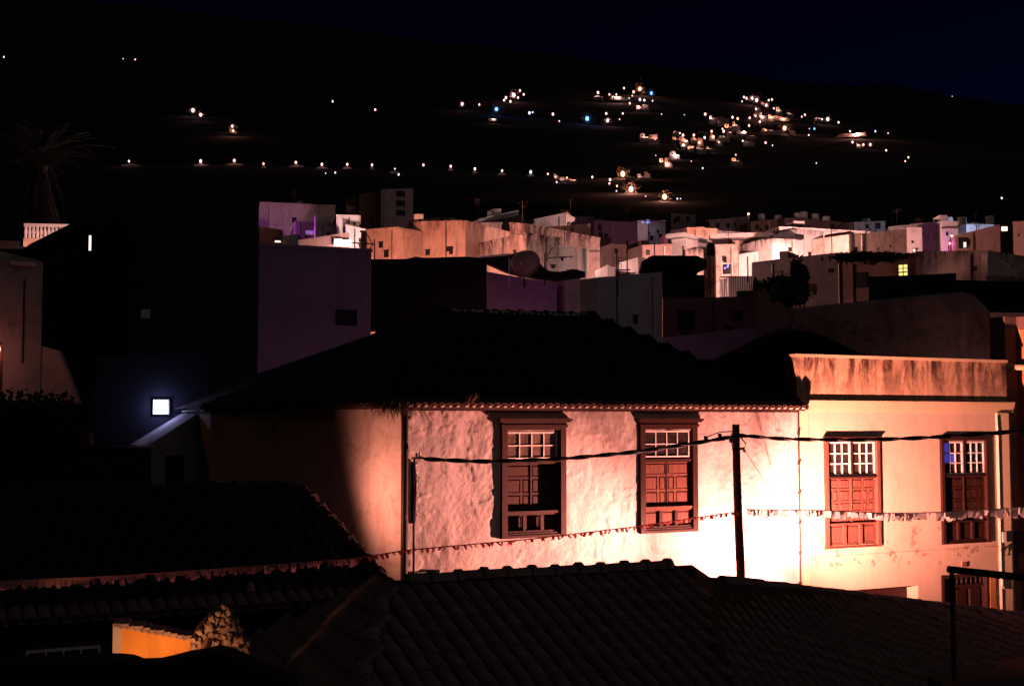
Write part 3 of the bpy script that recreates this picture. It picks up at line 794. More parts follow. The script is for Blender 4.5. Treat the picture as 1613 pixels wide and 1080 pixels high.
# ---------------------------------------------------------------- near roof in the foreground
NR = Frame((0.268, 16.0, 0), A)
NRT = thing('near_house', 'dark tiled house roof in the foreground with bumpy ridge tiles', 'house', NR.o, A)
def L_(p): return NR.l(p)
Ra = L_(P(612, 914, 16.0 - 1.05)); Rb = L_(P(1090, 888, 17.08))
Ra = Vector((NR.hit(612, 914)[0], 0, NR.hit(612, 914)[1])); Rb = Vector((NR.hit(1090, 889)[0], 0, NR.hit(1090, 889)[1]))
Nn = L_(Vector((2.43, 12.6, 3.5)))
Fc = L_(P(1640, 971, 25.0)); Fm = L_(P(1118, 908, 17.5)); Fk = L_(P(1360, 938, 20.6))
EV = Nn.z
NLf = Vector((Ra.x - 2.2, Nn.y, EV)); BLf = Vector((Ra.x - 1.6, 3.4, EV + .1)); BRf = Vector((Fc.x, Fc.y, Fc.z))
Nx = Vector((Fc.x + 2.5, Nn.y - .5, EV - .1)); pn_ = (Fk - Nn).cross(Fc - Nn); Nx.z = Nn.z - (pn_.x * (Nx.x - Nn.x) + pn_.y * (Nx.y - Nn.y)) / pn_.z
m = MB().add([Ra, Rb, Nn, NLf], [(3, 2, 1, 0)]).add([Rb, Fm, Fk, Fc, Nx, Nn], [(0, 5, 4, 3, 2, 1)]).add([Ra, NLf, BLf], [(0, 2, 1)]).add([Ra, BLf, Vector((Rb.x + .6, 3.4, EV)), Fm, Rb], [(4, 3, 2, 1, 0)])
roof2 = m.obj('roof', simple('near_roof_bed', (.05, .036, .034), .95, .3, 5, .3), NRT)
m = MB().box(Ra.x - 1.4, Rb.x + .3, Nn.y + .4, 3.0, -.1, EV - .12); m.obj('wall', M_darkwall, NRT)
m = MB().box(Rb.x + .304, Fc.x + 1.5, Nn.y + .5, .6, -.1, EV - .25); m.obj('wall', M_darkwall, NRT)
ft = facet_tiles(NLf, Nn, Ra, [NLf, Nn, Rb, Ra], .20, .33, .02, 0, True)
f2 = facet_tiles(Nn, Nx, Fk, [Nn, Nx, Fc, Fk, Fm, Rb], .20, .33, .03, 0, True)
f3 = facet_tiles(BLf, NLf, Ra, [BLf, NLf, Ra], .20, .33, .02)
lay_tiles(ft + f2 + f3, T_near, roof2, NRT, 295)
caps(Rb - Vector((.36, 0, 0)), Ra, C_near, roof2, .335, .02); caps(Fc, Fk, C_flat, roof2, .335, .05); caps(Fk, Fm, C_flat, roof2, .335, .05); caps(NLf, Ra, C_near, roof2, .335)

# railing post on the dark terrace at lower right
tp = P(1550, 1072, 11.5)
TR = thing('terrace_parapet', 'dark low terrace parapet at the lower right corner below the railing', 'wall', (tp.x, tp.y, 0))
m = MB().prism([(P(1470, 1085, 11.5).x - tp.x, -.1), (3.5, -.1), (3.5, P(1700, 1058, 11.5).z), (P(1560, 1066, 11.5).x - tp.x, P(1560, 1066, 11.5).z), (P(1485, 1078, 11.5).x - tp.x, P(1485, 1078, 11.5).z)], 0, .4); m.obj('wall', M_brown, TR)
rp = P(1503, 1070, 11.62)
RL = thing('pipe_railing', 'black pipe railing post with crossbar before the old street door', 'railing', (rp.x, rp.y, rp.z - .1))
b0 = P(1503, 897, 11.62); b1 = P(1640, 912, 11.0)
MB().tube([(0, 0, -.2), (0, 0, b0.z - rp.z + .1)], .022, 8).obj('post', M_black, RL, True)
q = Vector((rp.x, rp.y, rp.z - .1))
MB().tube([P(1493, 896, 11.66) - q, b0 - q, b1 - q], .032, 8).obj('crossbar', M_black, RL, True)

# ---------------------------------------------------------------- lower left house
LH = Frame((-5.41, 17.0, 0), A)
LHT = thing('low_dark_house', 'low dark tiled house at the lower left behind the pink bunting', 'house', LH.o, A)
ez = LH.hit(170, 970)[1]
xr = LH.hit(630, 925)[0]
rz_ = LH.hit(240, 769, 3.2)[1]; rx1 = LH.hit(472, 766, 3.2)[0]
a0, a1, a2, a3 = Vector((-6, 0, ez)), Vector((xr, 0, ez)), Vector((rx1, 3.2, rz_)), Vector((-6, 3.2, rz_))
b2, b3 = Vector((xr, 6.4, ez)), Vector((-6, 6.4, ez))
m = MB().add([a0, a1, a2, a3, b2, b3], [(0, 1, 2, 3), (1, 4, 2), (4, 5, 3, 2)]); roof3 = m.obj('roof', M_pan, LHT)
MB().box(-6, xr - .3, .3, 6.1, -.1, ez - .02).obj('wall', M_darkwall, LHT)
tt = facet_tiles(a0, a1, a3, [a0, a1, a2, a3], .185, .32, .02, -.06)
r0 = [t for t in tt if t[0] == 0]
T_ev2 = tile_mesh('tile', tile_mat('lit_grey_tile', (.26, .17, .15), (.3, .27, .25)), .088, .075); T_pan2 = tile_mesh('pan_tile', T_ev2.materials[0], .085, .08, .4, inv=True)  # paler copy for the eave row; its faint light is put into the colour
for t in r0:
    link('tile', T_ev2, roof3, t[2]); link('pan_tile', T_pan2, roof3, t[2] @ Matrix.Translation((.092, -.01, .02)))
lay_tiles([t for t in tt if t[0] > 0], T_old, roof3, LHT, 220)
caps(Vector((-6, 3.2, rz_)), a2, C_old, roof3, .34); caps(a1, a2, C_old, roof3, .34)
wx0, wx1, wz0, wz1 = rect(LH, 40, 1020, 155, 1060, .3)
win = MB().box(wx0 - .12, wx1 + .12, .24, .302, wz0 - .5, wz1 + .08).obj('window', M_wooddk, LHT)
pane_grid(win, wx0 + .02, wx1 - .02, wz0 - .42, wz1 - .02, 4, 1, .215, M_panedk, .028)

# orange garden wall and rubble gable beside it
OWF = Frame(P(180, 1000, 14.3) * 1, math.radians(12)); OWF = Frame((OWF.o.x, OWF.o.y, 0), math.radians(12))
OW = thing('orange_wall', 'short ochre garden wall with crumbling coping, lit from below at lower left', 'wall', OWF.o, math.radians(12))
pts = [OWF.hit(u_, v_) for u_, v_ in ((180, 1100), (304, 1100), (302, 1004), (250, 994), (182, 982))]
MB().prism(pts, 0, .3).obj('wall', plaster('bright_ochre', (.80, .36, .07), (.20, .07, .02), .35, .4, .2, 10), OW)
x, z = OWF.hit(186, 1000); MB().box(OWF.hit(178, 1000)[0], OWF.hit(192, 1000)[0], -.03, .34, 1.5, OWF.hit(185, 984)[1]).obj('pier', M_side, OW)
for k in range(11):
    u_ = 184 + k * 11; v_ = 982 + (u_ - 182) * .19
    xx, zz = OWF.hit(u_, v_ + 2); s_ = random.uniform(.8, 1.2)
    MB().box(xx - .04, xx + .05 * s_, -.05, .35, zz - .01, zz + .035 * s_, Matrix.Rotation(random.uniform(-.1, .1), 4, 'Y') if 0 else None).obj('coping_stone', M_stone, OW)
RBF = Frame((P(338, 1000, 14.2).x, P(338, 1000, 14.2).y, 0), math.radians(20))
RB = thing('rubble_gable', 'broken rubble stone gable end between the ochre wall and the near roof', 'wall', RBF.o, math.radians(20))
core = [RBF.hit(u_, v_, .12) for u_, v_ in ((302, 1100), (400, 1100), (392, 1012), (378, 985), (356, 952), (340, 966), (322, 985), (304, 1008))]
MB().prism(core, .1, .45).obj('core', M_brown, RB)
def stone_mesh(s):
    m = MB().ball((0, 0, 0), 1, 5, 3); r = random.Random(s)
    m.v = [(a * r.uniform(.65, 1.35), b * r.uniform(.65, 1.35), c_ * r.uniform(.65, 1.35)) for a, b, c_ in m.v]
    return m.mesh('stone', M_stone)
SM = [stone_mesh(i) for i in range(6)]
def top_v(u_): return float(np.interp(u_, [302, 322, 340, 356, 378, 392, 400], [1008, 985, 966, 950, 985, 1010, 1030]))
k = 0
for u_ in np.arange(306, 398, 9.5):
    v_ = top_v(u_) + 5
    while v_ < 1062:
        xx, zz = RBF.hit(u_ + random.uniform(-3, 3), v_)
        if random.random() < .93:
            sx = random.uniform(.034, .062)
            link('stone', SM[k % 6], RB, Matrix.Translation((xx, .125 + random.uniform(-.035, .02), zz)) @ Matrix.Rotation(random.uniform(-.6, .6), 4, 'Y') @ Matrix.Diagonal((sx, random.uniform(.05, .08), sx * random.uniform(.7, 1.2), 1)))
        k += 1; v_ += random.uniform(9, 13)
bt = MB().tube([P(322, 1026, 14.0), P(330, 1004, 14.05)], .045, 8).obj('clay_pipe', M_tilelit); tag(bt, 'short broken clay pipe leaning on the rubble gable', 'pipe')
st = MB().tube([P(328, 1021, 13.9), P(338, 1021, 13.7), P(356, 1030, 13.5), P(382, 1040, 13.4)], .012, 6).obj('bent_hose', M_galv); tag(st, 'thin bent pale hose on the dark wall below the rubble gable', 'hose')
sp_ = link('finial_stone', SM[2]); sp_.location = P(394, 926, 15.2); sp_.scale = (.05, .05, .085); tag(sp_, 'lone pale stone on the dark roof corner above the rubble gable', 'stone')
FW = thing('front_wall', 'black uneven wall top along the lower left edge below the ochre wall', 'wall', (P(200, 1060, 12.8).x, 12.8, 0))
ox = P(200, 1060, 12.8).x
tops = [(-60, 1044), (60, 1041), (120, 1038), (175, 1038), (195, 1040), (212, 1046), (240, 1045), (262, 1040), (285, 1034), (310, 1030), (335, 1024), (352, 1028), (380, 1040), (420, 1058), (460, 1075)]
poly = [(P(-60, 1080, 12.8).x - ox, -.1), (P(460, 1080, 12.8).x - ox, -.1)] + [(P(a, b, 12.8).x - ox, P(a, b, 12.8).z) for a, b in reversed(tops)]
MB().prism(poly, 0, .35).obj('wall', M_darkwall, FW)
ol = thing('yard_lamp', 'hidden yard lamp behind the front wall lighting the ochre wall', 'lamp', P(258, 1066, 13.75))
MB().tube([(0, 0, -2.5), (0, 0, -.03)], .03, 6).obj('post', M_iron, ol); MB().ball((0, 0, 0), .05).obj('bulb', E_warm, ol)
yl = bpy.data.lights.new('light', 'SPOT'); yl.energy = 36; yl.color = (1, .40, .17); yl.shadow_soft_size = .05; yl.spot_size = math.radians(116); yl.spot_blend = .4
yo = bpy.data.objects.new('light', yl); COL.objects.link(yo); yo.parent = ol; yo.location = (0, -.12, .06); yo.rotation_euler = Vector((-.1, 1, .35)).to_track_quat('-Z', 'Y').to_euler()
# street lamp whose light grazes the corner of the side wall
sw = FR.w(-1.5, .35, 5.36)
ll = thing('lane_lamp', 'lane lamp hidden behind the dark roof lighting the left side wall', 'lamp', (sw.x, sw.y, 0))
MB().tube([(0, 0, 0), (0, 0, sw.z - .12)], .04, 8).obj('post', M_iron, ll)
MB().ball((0, 0, sw.z - .08), .05).obj('bulb', E_warm, ll)
lt = bpy.data.lights.new('light', 'SPOT'); lt.energy = 330; lt.color = (1, .32, .23); lt.shadow_soft_size = .12; lt.spot_size = math.radians(170); lt.spot_blend = 1
lo = bpy.data.objects.new('light', lt); COL.objects.link(lo); lo.parent = ll; lo.location = (0, 0, sw.z)
ca = math.radians(-42); tgt = FR.M.to_3x3() @ Vector((math.cos(ca), math.sin(ca), .35)); lo.rotation_euler = tgt.to_track_quat('-Z', 'Y').to_euler()

# ---------------------------------------------------------------- town blocks
def block(name, label, cat, u0, Y0, u1, Y1, v0, v1, depth, mat, coping=True, base=None, cop_mat=None, extra=None):
    p0 = P(u0, v0, Y0); p1 = P(u1, v1, Y1)
    a = math.atan2(p1.y - p0.y, p1.x - p0.x); g = min(ground(p0.x, p0.y), ground(p1.x, p1.y)) - .3
    if base is not None: g = base
    fr = Frame((p0.x, p0.y, g), a); root = thing(name, label, cat, fr.o, a)
    W = math.hypot(p1.x - p0.x, p1.y - p0.y); h0, h1 = p0.z - g, p1.z - g
    c_ = .10 if coping else 0
    if callable(mat): mat = mat(min(h0, h1))
    wl_ = MB().prism([(0, 0), (W, 0), (W, h1 - c_), (0, h0 - c_)], 0, depth).obj('wall', mat, root)
    if coping:
        n = .035
        m = MB()
        for y0, y1 in ((-n, .22), (depth - .22, depth + n)):
            m.prism([(-n, h0 - c_ + .002), (W + n, h1 - c_ + .002), (W + n, h1), (-n, h0)], y0, y1)
        for xa, xb, ha, hb in ((-n, .2, h0, h0 + (h1 - h0) * .2 / W), (W - .2, W + n, h1 + (h0 - h1) * .2 / W, h1)):
            m.prism([(xa, ha - c_ + .003), (xb, hb - c_ + .003), (xb, hb - .002), (xa, ha - .002)], .222, depth - .222)
        m.obj('coping', cop_mat or mat, root)
    root['W'] = W
    if cat == 'house' and Y0 > 43 and mat not in (M_darkwall,):
        r = random.Random(int(u0 * 7 + v0)); hm = lambda x: h0 + (h1 - h0) * x / W
        if W > 1.2:
            x = r.uniform(.1, .9) * W; MB().tube([(x, -.05, hm(x) - 3.5), (x, -.05, hm(x) - .15)], .035, 6).obj('drainpipe', r.choice((M_iron, M_white, M_brown)), root)
        for _ in range(r.randint(1, 3)):
            x = r.uniform(.08, .8) * W; zz_ = hm(x) - r.uniform(.5, 1.6); a_ = min(r.uniform(.12, .35), W * .15)
            MB().box(x, x + a_, -.012, .0, zz_ - a_ * r.uniform(.6, 1.5), zz_).box(x - .03, x + a_ + .03, -.05, .0, zz_, zz_ + .04).obj('vent', M_black, root)
        if r.random() < .6 and W > 1:
            x = r.uniform(.15, .7) * W; MB().box(x, x + r.uniform(.3, .9), depth * .3, depth * .6, hm(x) - .2, hm(x) + r.uniform(.25, .7)).obj('chimney', mat, root)
        if r.random() < .55:
            x = r.uniform(.1, .9) * W; hh_ = r.uniform(.6, 1.5); m2 = MB().tube([(x, .3, hm(x) - .3), (x, .3, hm(x) + hh_)], .02, 5)
            for k in range(3): m2.tube([(x - .35 + .06 * k, .3 + .05 * k, hm(x) + hh_ - .08 - .1 * k), (x + .35 - .06 * k, .3 + .05 * k, hm(x) + hh_ - .08 - .1 * k)], .012, 4)
            m2.obj('aerial', M_iron, root)
    return fr, root
def lwin(fr, root, px, mat, nx_=1, nz_=1, frame=M_wooddk, depth=.05, label=None):
    x0, x1, z0, z1 = rect(fr, *px); t = min(.06, (x1 - x0) * .1)
    m = MB().box(x0 - t, x0, -depth, .02, z0 - t, z1 + t).box(x1, x1 + t, -depth, .02, z0 - t, z1 + t).box(x0, x1, -depth, .02, z0 - t, z0).box(x0, x1, -depth, .02, z1, z1 + t)
    for i in range(1, nx_): x = x0 + (x1 - x0) * i / nx_; m.box(x - t * .4, x + t * .4, -depth * .8, .0, z0, z1)
    for i in range(1, nz_): z = z0 + (z1 - z0) * i / nz_; m.box(x0, x1, -depth * .7, .0, z - t * .4, z + t * .4)
    wn = m.obj('window', frame, root, label=label)
    for i in range(nx_):
        for j in range(nz_):
            a, b = x0 + (x1 - x0) * i / nx_, x0 + (x1 - x0) * (i + 1) / nx_; c_, d = z0 + (z1 - z0) * j / nz_, z0 + (z1 - z0) * (j + 1) / nz_
            MB().box(a, b, -.015, -.006, c_, d).obj('pane', mat, wn)  # opaque sheet; black ones paint the darkness of open holes
    return wn
def lamp(label, loc, col, power, h=None, emit_m=None, r=.09, name='street_lamp', group=None, soft=.15):
    loc = Vector(loc); g = ground(loc.x, loc.y); o = thing(name, label, 'street lamp', (loc.x, loc.y, g), 0, group)
    z = loc.z - g
    MB().tube([(0, .25, -.2), (0, .25, z + .1), (0, .05, z + .18)], .05, 6).obj('post', M_iron, o)
    MB().tube([(0, 0, z + .12), (0, 0, z + .2)], [r * 1.6, r * .6], 8).obj('lamp_shade', M_iron, o)
    MB().ball((0, 0, z + .03), r).obj('bulb', emit_m or E_warm, o)
    point_light(o, (0, -.0, z), col, power, soft)
    return o
def topstain(col, amt=.95, run=1.5, st=(.06, .03, .025)):
    return lambda h: plaster('top_stained_render', col, st, .45, .4, .2, 6, top=(h, run, amt))
RED = (1, .36, .275); WARM = (1, .47, .42); PINKW = (1, .60, .58); PURP = (.55, .06, .75); BLUE = (.25, .30, 1)

# purple gable wall mid left
fr, r_ = block('violet_house', 'tall windowless violet-grey side wall with one small dark window', 'house', 408, 38, 585, 39.5, 383, 392, 9, M_violetwall)
lwin(fr, r_, (532, 491, 559, 509), M_black, 1, 1, M_darkwall)
lamp('violet lane lamp hidden behind the dark roof below the violet wall', P(455, 655, 33.5), (.26, .06, .50), 60)
lamp('dim magenta lamp beside the violet wall, hidden by the roof', P(560, 600, 36), (.5, .08, .36), 22)
# black tower at left
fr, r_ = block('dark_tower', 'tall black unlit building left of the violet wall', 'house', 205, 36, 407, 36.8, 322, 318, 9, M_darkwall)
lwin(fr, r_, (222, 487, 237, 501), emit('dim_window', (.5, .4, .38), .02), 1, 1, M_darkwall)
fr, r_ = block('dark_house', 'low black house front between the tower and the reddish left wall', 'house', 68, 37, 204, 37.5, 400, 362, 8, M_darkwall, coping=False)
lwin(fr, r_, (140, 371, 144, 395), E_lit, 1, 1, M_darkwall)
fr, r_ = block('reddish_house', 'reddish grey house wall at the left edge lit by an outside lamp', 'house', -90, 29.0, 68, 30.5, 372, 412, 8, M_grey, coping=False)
x, z = fr.hit(34, 413); MB().box(x - .3, x + .3, -.12, .0, z - .08, z).obj('ledge', M_white, r_)
x, z = fr.hit(38, 440); MB().tube([(x, -.03, z), (x, -.03, z - 2)], .02, 6).obj('wire_drop', M_black, r_)
lamp('red street lamp just outside the left edge of the photo', P(-5, 552, 29.05), (1, .25, .18), 26, soft=.2)
gl = Frame((P(68, 600, 30.55).x, 30.55, 0), math.radians(5))
G_ = thing('gable_wall', 'low sloping reddish wall below the reddish house at the left', 'wall', gl.o, math.radians(5))
MB().prism([(-1, -.1)] + [gl.hit(u_, v_) for u_, v_ in ((150, 700),)] + [gl.hit(u_, v_) for u_, v_ in ((138, 672), (108, 590), (92, 552), (66, 545))] + [(-1, gl.hit(60, 545)[1])], 0, .3).obj('wall', M_grey, G_)
# floodlit gable
fr, r_ = block('grey_outhouse', 'grey lean-to wall with dark doorway beside the bright white floodlight', 'house', 232, 27.2, 344, 27.9, 702, 630, 4, M_grey, coping=False)
lwin(fr, r_, (263, 719, 287, 775), M_black, 1, 1, M_darkwall)
wlz = P(230, 640, 28.6)
fr, r_ = block('back_wall', 'dark wall that carries the bright white floodlight', 'wall', 150, 28.7, 330, 29.3, 560, 552, .4, plaster('navy_shadow_wall', (.022, .022, .026), (.015, .015, .015), .4, .4, .2, 6), coping=False)
xx, zz = fr.hit(253, 641)
FL = thing('floodlight', 'square bluish white floodlight glowing on the dark left wall', 'lamp', fr.w(xx, -.02, zz), fr.a)
MB().box(-.17, .17, -.045, .02, -.165, .175).obj('housing', M_galv, FL)
MB().box(-.155, .15, -.056, -.046, -.15, .16).obj('lit_face', E_cool, FL)
MB().box(.172, .19, -.06, .0, -.17, .18).obj('rim', M_plastic, FL)
point_light(FL, (0, -.21, .0), (.36, .38, 1), 15, .08)

# palm and balustrade, far left
bp = P(62, 372, 56)
PT = thing('palm_tree', 'big shaggy palm barely visible at the upper left', 'palm tree', (bp.x, bp.y, ground(bp.x, bp.y)))
top = P(62, 262, 56).z - ground(bp.x, bp.y)
MB().tube([(0, 0, -.3), (.1, 0, top * .5), (0, 0, top)], [.35, .28, .3], 10).obj('trunk', M_dead, PT)
def frond_mesh(L, mat, name):
    m = MB(); n = 9
    pts = [Vector((L * t, 0, L * (.42 * t - .62 * t * t))) for t in np.linspace(0, 1, n)]
    m.tube(pts, [.03 * (1 - i / n) + .006 for i in range(n)], 4)
    for i in range(1, n):
        for s in (-1, 1):
            for k in range(3):
                p = pts[i] + (pts[i] - pts[i - 1]) * (k / 3 - .5); ln = .55 * (1 - .5 * i / n)
                e = p + Vector((ln * .55, s * ln * .8, -ln * .35)); m.add([p, p + Vector((.05, 0, 0)), e], [(0, 1, 2)])
    return m.mesh(name, mat)
FM = frond_mesh(2.9, M_frond, 'frond'); DM = frond_mesh(2.6, M_dead, 'dead_frond')
for k in range(46):
    az = k * 2.4; el = random.uniform(-.2, 1.15)
    link('frond', FM, PT, Matrix.Translation((0, 0, top)) @ Matrix.Rotation(az, 4, 'Z') @ Matrix.Rotation(-el, 4, 'Y') @ Matrix.Scale(random.uniform(.8, 1.1), 4))
for k in range(60):
    az = k * 2.4 + .5; el = random.uniform(-1.5, -.9)
    link('dead_frond', DM, PT, Matrix.Translation((0, 0, top - random.uniform(0, 1.2))) @ Matrix.Rotation(az, 4, 'Z') @ Matrix.Rotation(-el, 4, 'Y') @ Matrix.Scale(random.uniform(.7, 1.1), 4))
bl = Frame((P(38, 366, 52).x, 52, 0), math.radians(8))
BA = thing('balustrade', 'bright white balustrade on a terrace at the upper left', 'balustrade', bl.o, math.radians(8))
x0, x1, z0, z1 = rect(bl, 38, 353, 116, 376)
MB().box(x0, x1, -.1, .1, z1 - .12, z1).obj('handrail', M_white2, BA); MB().box(x0, x1, -.1, .1, z0 - .35, z0).obj('base', M_salmon, BA)
MB().box(x0 - 3, x1 + 1, .1, 4, ground(*bl.o.xy) - .3, z0 - .1).obj('terrace_wall', M_darkwall, BA)
for k in range(13):
    x = x0 + .07 + (x1 - x0 - .14) * k / 12
    MB().tube([(x, 0, z0), (x, 0, z0 + .12), (x, 0, z0 + .25), (x, 0, z1 - .2), (x, 0, z1 - .12)], [.06, .055, .075, .05, .06], 8).obj('baluster', M_white2, BA, True)
lamp('terrace lamp in front of the white balustrade, hidden by the dark roof', P(88, 402, 50.2), WARM, 780)
db = Frame((P(-60, 440, 47).x, 47, 0), 0)
fr_ = thing('dark_roof', 'black sloping roof edge in front of the white balustrade', 'roof', db.o)
MB().prism([(0, 3.3)] + [db.hit(u_, v_) for u_, v_ in ((240, 440), (240, 340), (150, 347), (112, 352), (48, 384), (36, 392), (-60, 392))], 0, 3).obj('slab', M_darkwall, fr_)

# blocks behind the violet wall
fr, r_ = block('terrace_house', 'long violet to grey terrace wall behind the stepped white block', 'house', 408, 92, 528, 93, 318, 323, 8, M_white)
fr, r_ = block('stepped_house', 'small pale grey wall left of the white stepped block', 'house', 465, 84.5, 498, 84.8, 347, 349, 6, M_white)
fr, r_ = block('stepped_house', 'white stepped block, upper left tower part', 'house', 497, 83, 521, 83.2, 338, 339, 5, M_white2)
fr, r_ = block('stepped_house', 'white stepped block, low middle part behind the lit strip window', 'house', 498, 82, 547, 82.3, 353, 354, 3, M_white2)
fr, r_ = block('stepped_house', 'white stepped block, cantilevered right part', 'house', 530, 81, 566, 81.3, 338, 339, 6, M_white2)
fr, r_ = block('stepped_house', 'white stepped block, sloped end wall beside the orange cube', 'house', 545, 80, 582, 80.3, 354, 362, 5, M_white2)
fr, r_ = block('shed', 'dark shed with bright white strip window above the violet wall', 'shed', 470, 74, 550, 74.4, 378, 366, 4, M_brown, coping=False)
lwin(fr, r_, (527, 377, 538, 386), E_lit, 1, 1, M_white2); lwin(fr, r_, (540, 379, 552, 386), E_lit, 1, 1, M_white2)
lwin(fr, r_, (482, 364, 493, 368), E_vio, 1, 1, M_brown)
fr, r_ = block('shed', 'small hut with a lit sloping edge above the left end of the violet wall', 'shed', 445, 76, 470, 76.2, 372, 368, 3, M_white, coping=False)
fr, r_ = block('shed', 'low dark lean-to left of the small hut', 'shed', 408, 77, 446, 77.3, 356, 362, 3, M_brown, coping=False)
lwin(fr, r_, (433, 379, 442, 382), E_lit, 1, 1, M_brown)
lamp('pinkish lamp hidden below the white stepped block', P(577, 415, 74), PINKW, 7279)
lamp('violet lamp hidden before the left end of the terrace wall', P(425, 402, 84), (.55, .10, .68), 1250)
fr, r_ = block('apartment_block', 'dim grey apartment tower behind the orange cubes', 'apartment block', 600, 118, 651, 119, 298, 297, 10, M_grey)
for i in range(3):
    lwin(fr, r_, (625, 302 + i * 15, 637, 309 + i * 15), M_black, 2, 1, M_darkwall)
fr, r_ = block('apartment_block', 'dim purple-brown block left of the grey apartment tower', 'apartment block', 566, 119.5, 601, 120, 306, 302, 10, M_brown)
fr, r_ = block('apartment_block', 'lowest dim purple-brown block beside the terrace wall', 'apartment block', 545, 121, 568, 121.3, 316, 308, 10, M_brown)
fr, r_ = block('roof_hut', 'tiny brightly lit orange roof hut above the orange cubes', 'hut', 652, 100, 667, 100.2, 337, 337, 3, M_salmon, coping=False)
lamp('small lamp lighting the orange roof hut', P(660, 349, 98.5), WARM, 320)
# orange cubes
fr, r_ = block('cube_house', 'plain orange-lit cube house left of the larger orange block', 'house', 578, 62, 627, 61, 361, 357, 4.5, M_salmon)
fr, r_ = block('cube_house', 'large orange-lit block with a dark stain in the middle', 'house', 652, 63, 733, 61.5, 349, 347, 5, topstain((.70, .46, .34), .8, .9, (.22, .09, .06)))
x, z = fr.hit(703, 380); MB().tube([(x, -.03, 0), (x, -.03, fr.hit(703, 349)[1])], .03, 6).obj('drainpipe', M_iron, r_)
fr, r_ = block('streaked_house', 'grey rain-streaked block right of the large orange block', 'house', 733.5, 61.8, 790, 65.5, 351, 350, 6, topstain((.40, .30, .29), 1, 1.2))
fr, r_ = block('streaked_house', 'narrow pink-brown streaked block with a shaded left side', 'house', 803, 60, 827, 59.4, 350, 352, 6, topstain((.55, .38, .32), 1, 1.6))
fr, r_ = block('streaked_house', 'wide streaked block behind the dark aerial', 'house', 829, 59, 881, 60, 366, 374, 5, topstain((.66, .52, .46), 1, 1.3))
fr, r_ = block('white_hut', 'pale flat-roofed annexe left of the white cylindrical tank', 'house', 880, 60, 907, 60.4, 387, 388, 4, M_white2)
tkp = P(914, 440, 60.8)
TK = thing('water_tank', 'white cylindrical water tank right of the pale annexe', 'tank', (tkp.x, tkp.y, ground(tkp.x, tkp.y)))
g = ground(tkp.x, tkp.y); zt_ = P(914, 394, 60.8).z - g
MB().tube([(0, 0, -.2), (0, 0, zt_)], .40, 20).obj('drum', M_white2, TK, True); MB().tube([(0, 0, zt_), (0, 0, zt_ + .08)], [.44, .38], 20).obj('lid', M_white2, TK); MB().box(.2, .9, -.3, .3, zt_ - .05, zt_ + .0).obj('ledge', M_white2, TK)
lamp('orange lamp hidden in the lane before the orange blocks', P(668, 432, 55.5), RED, 4180)
lamp('orange lamp hidden in the lane before the smaller orange cube', P(600, 428, 56.5), RED, 1240)
lamp('pinkish lamp hidden behind the dark awning roof', P(890, 436, 54), PINKW, 823)
fr, r_ = block('gable_house', 'house with thin lit white gable strips above the grey streaked block', 'house', 756, 88, 817, 89, 344, 331, 5, M_white2, coping=False)
fr, r_ = block('gable_house', 'dark block hiding most of the thin lit gable strips', 'house', 752, 86, 826, 87, 350, 338.5, 1.5, M_darkwall, coping=False)
lamp('lamp hidden behind the dark block lighting the thin gable strips', P(800, 350, 86.8) + Vector((0, .8, .2)), PINKW, 520)
fr, r_ = block('lit_gable', 'house with lit sloping white gable above the streaked block', 'house', 826, 86, 893, 85.5, 359, 333, 6, M_white)
fr, r_ = block('lit_gable', 'bright short wall at the right end of the sloping white gable', 'house', 890, 85.3, 905, 85.8, 335, 343, 6, M_white2)
fr, r_ = block('dim_house', 'dark brown wall right below the sloping white gable', 'house', 862, 80, 930, 80.6, 357, 352, 3, M_brown)
lamp('lamp hidden beneath the sloping white gable', P(895, 372, 82), PINKW, 924)
for i, (a, b, va, vb, Y, lab, mt) in enumerate([
    (905, 936, 340, 342, 98, 'dim purple house right of the sloping gable', M_violetwall), (936, 1004, 347, 350, 96, 'wide dim purple house left of the hipped white house', M_violetwall),
    (925, 962, 372, 374, 78, 'dark house behind the grey cement wall', M_brown), (962, 1012, 384, 386, 76, 'dark brown house behind the bright louvred shed', M_brown),
    (1012, 1058, 386, 384, 74, 'dim reddish wall below the hipped white house', M_brown)]):
    fr, r_ = block('dim_house', lab, 'house', a, Y, b, Y + .6, va, vb, 6, mt)
    lwin(fr, r_, (a + 6, va + 8, a + 11, va + 15), M_black, 1, 1, M_darkwall)
lamp('dim magenta lamp among the purple houses', P(950, 395, 90), (.5, .06, .38), 420)
# hipped white house with blue lights
fr, r_ = block('hipped_house', 'small white hipped house with two blue lit windows', 'house', 1004, 105, 1048, 106, 347, 347, 5, M_white)
x0, z0 = fr.hit(1001, 347); x1, _ = fr.hit(1051, 347); zr_ = fr.hit(1025, 339)[1]
m = MB().add([(x0, -.3, z0), (x1, -.3, z0), (x1, 5.3, z0), (x0, 5.3, z0), ((x0 + x1) / 2 - .4, 2.5, zr_), ((x0 + x1) / 2 + .4, 2.5, zr_)], [(0, 1, 5, 4), (1, 2, 5), (2, 3, 4, 5), (3, 0, 4), (3, 2, 1, 0)]); m.obj('roof', M_tile, r_)
lwin(fr, r_, (1010.5, 347, 1014, 351), E_blu, 1, 1, M_white2); lwin(fr, r_, (1018, 346.5, 1023, 352), E_blu, 1, 1, M_white2)
lwin(fr, r_, (1023, 371, 1029, 379), M_black, 1, 1, M_white); lwin(fr, r_, (1037, 368, 1043, 376), M_black, 1, 1, M_white)
point_light(r_, ((x0 + x1) / 2 - .6, -1.2, z0 - .6), (.8, .6, 1), 9)

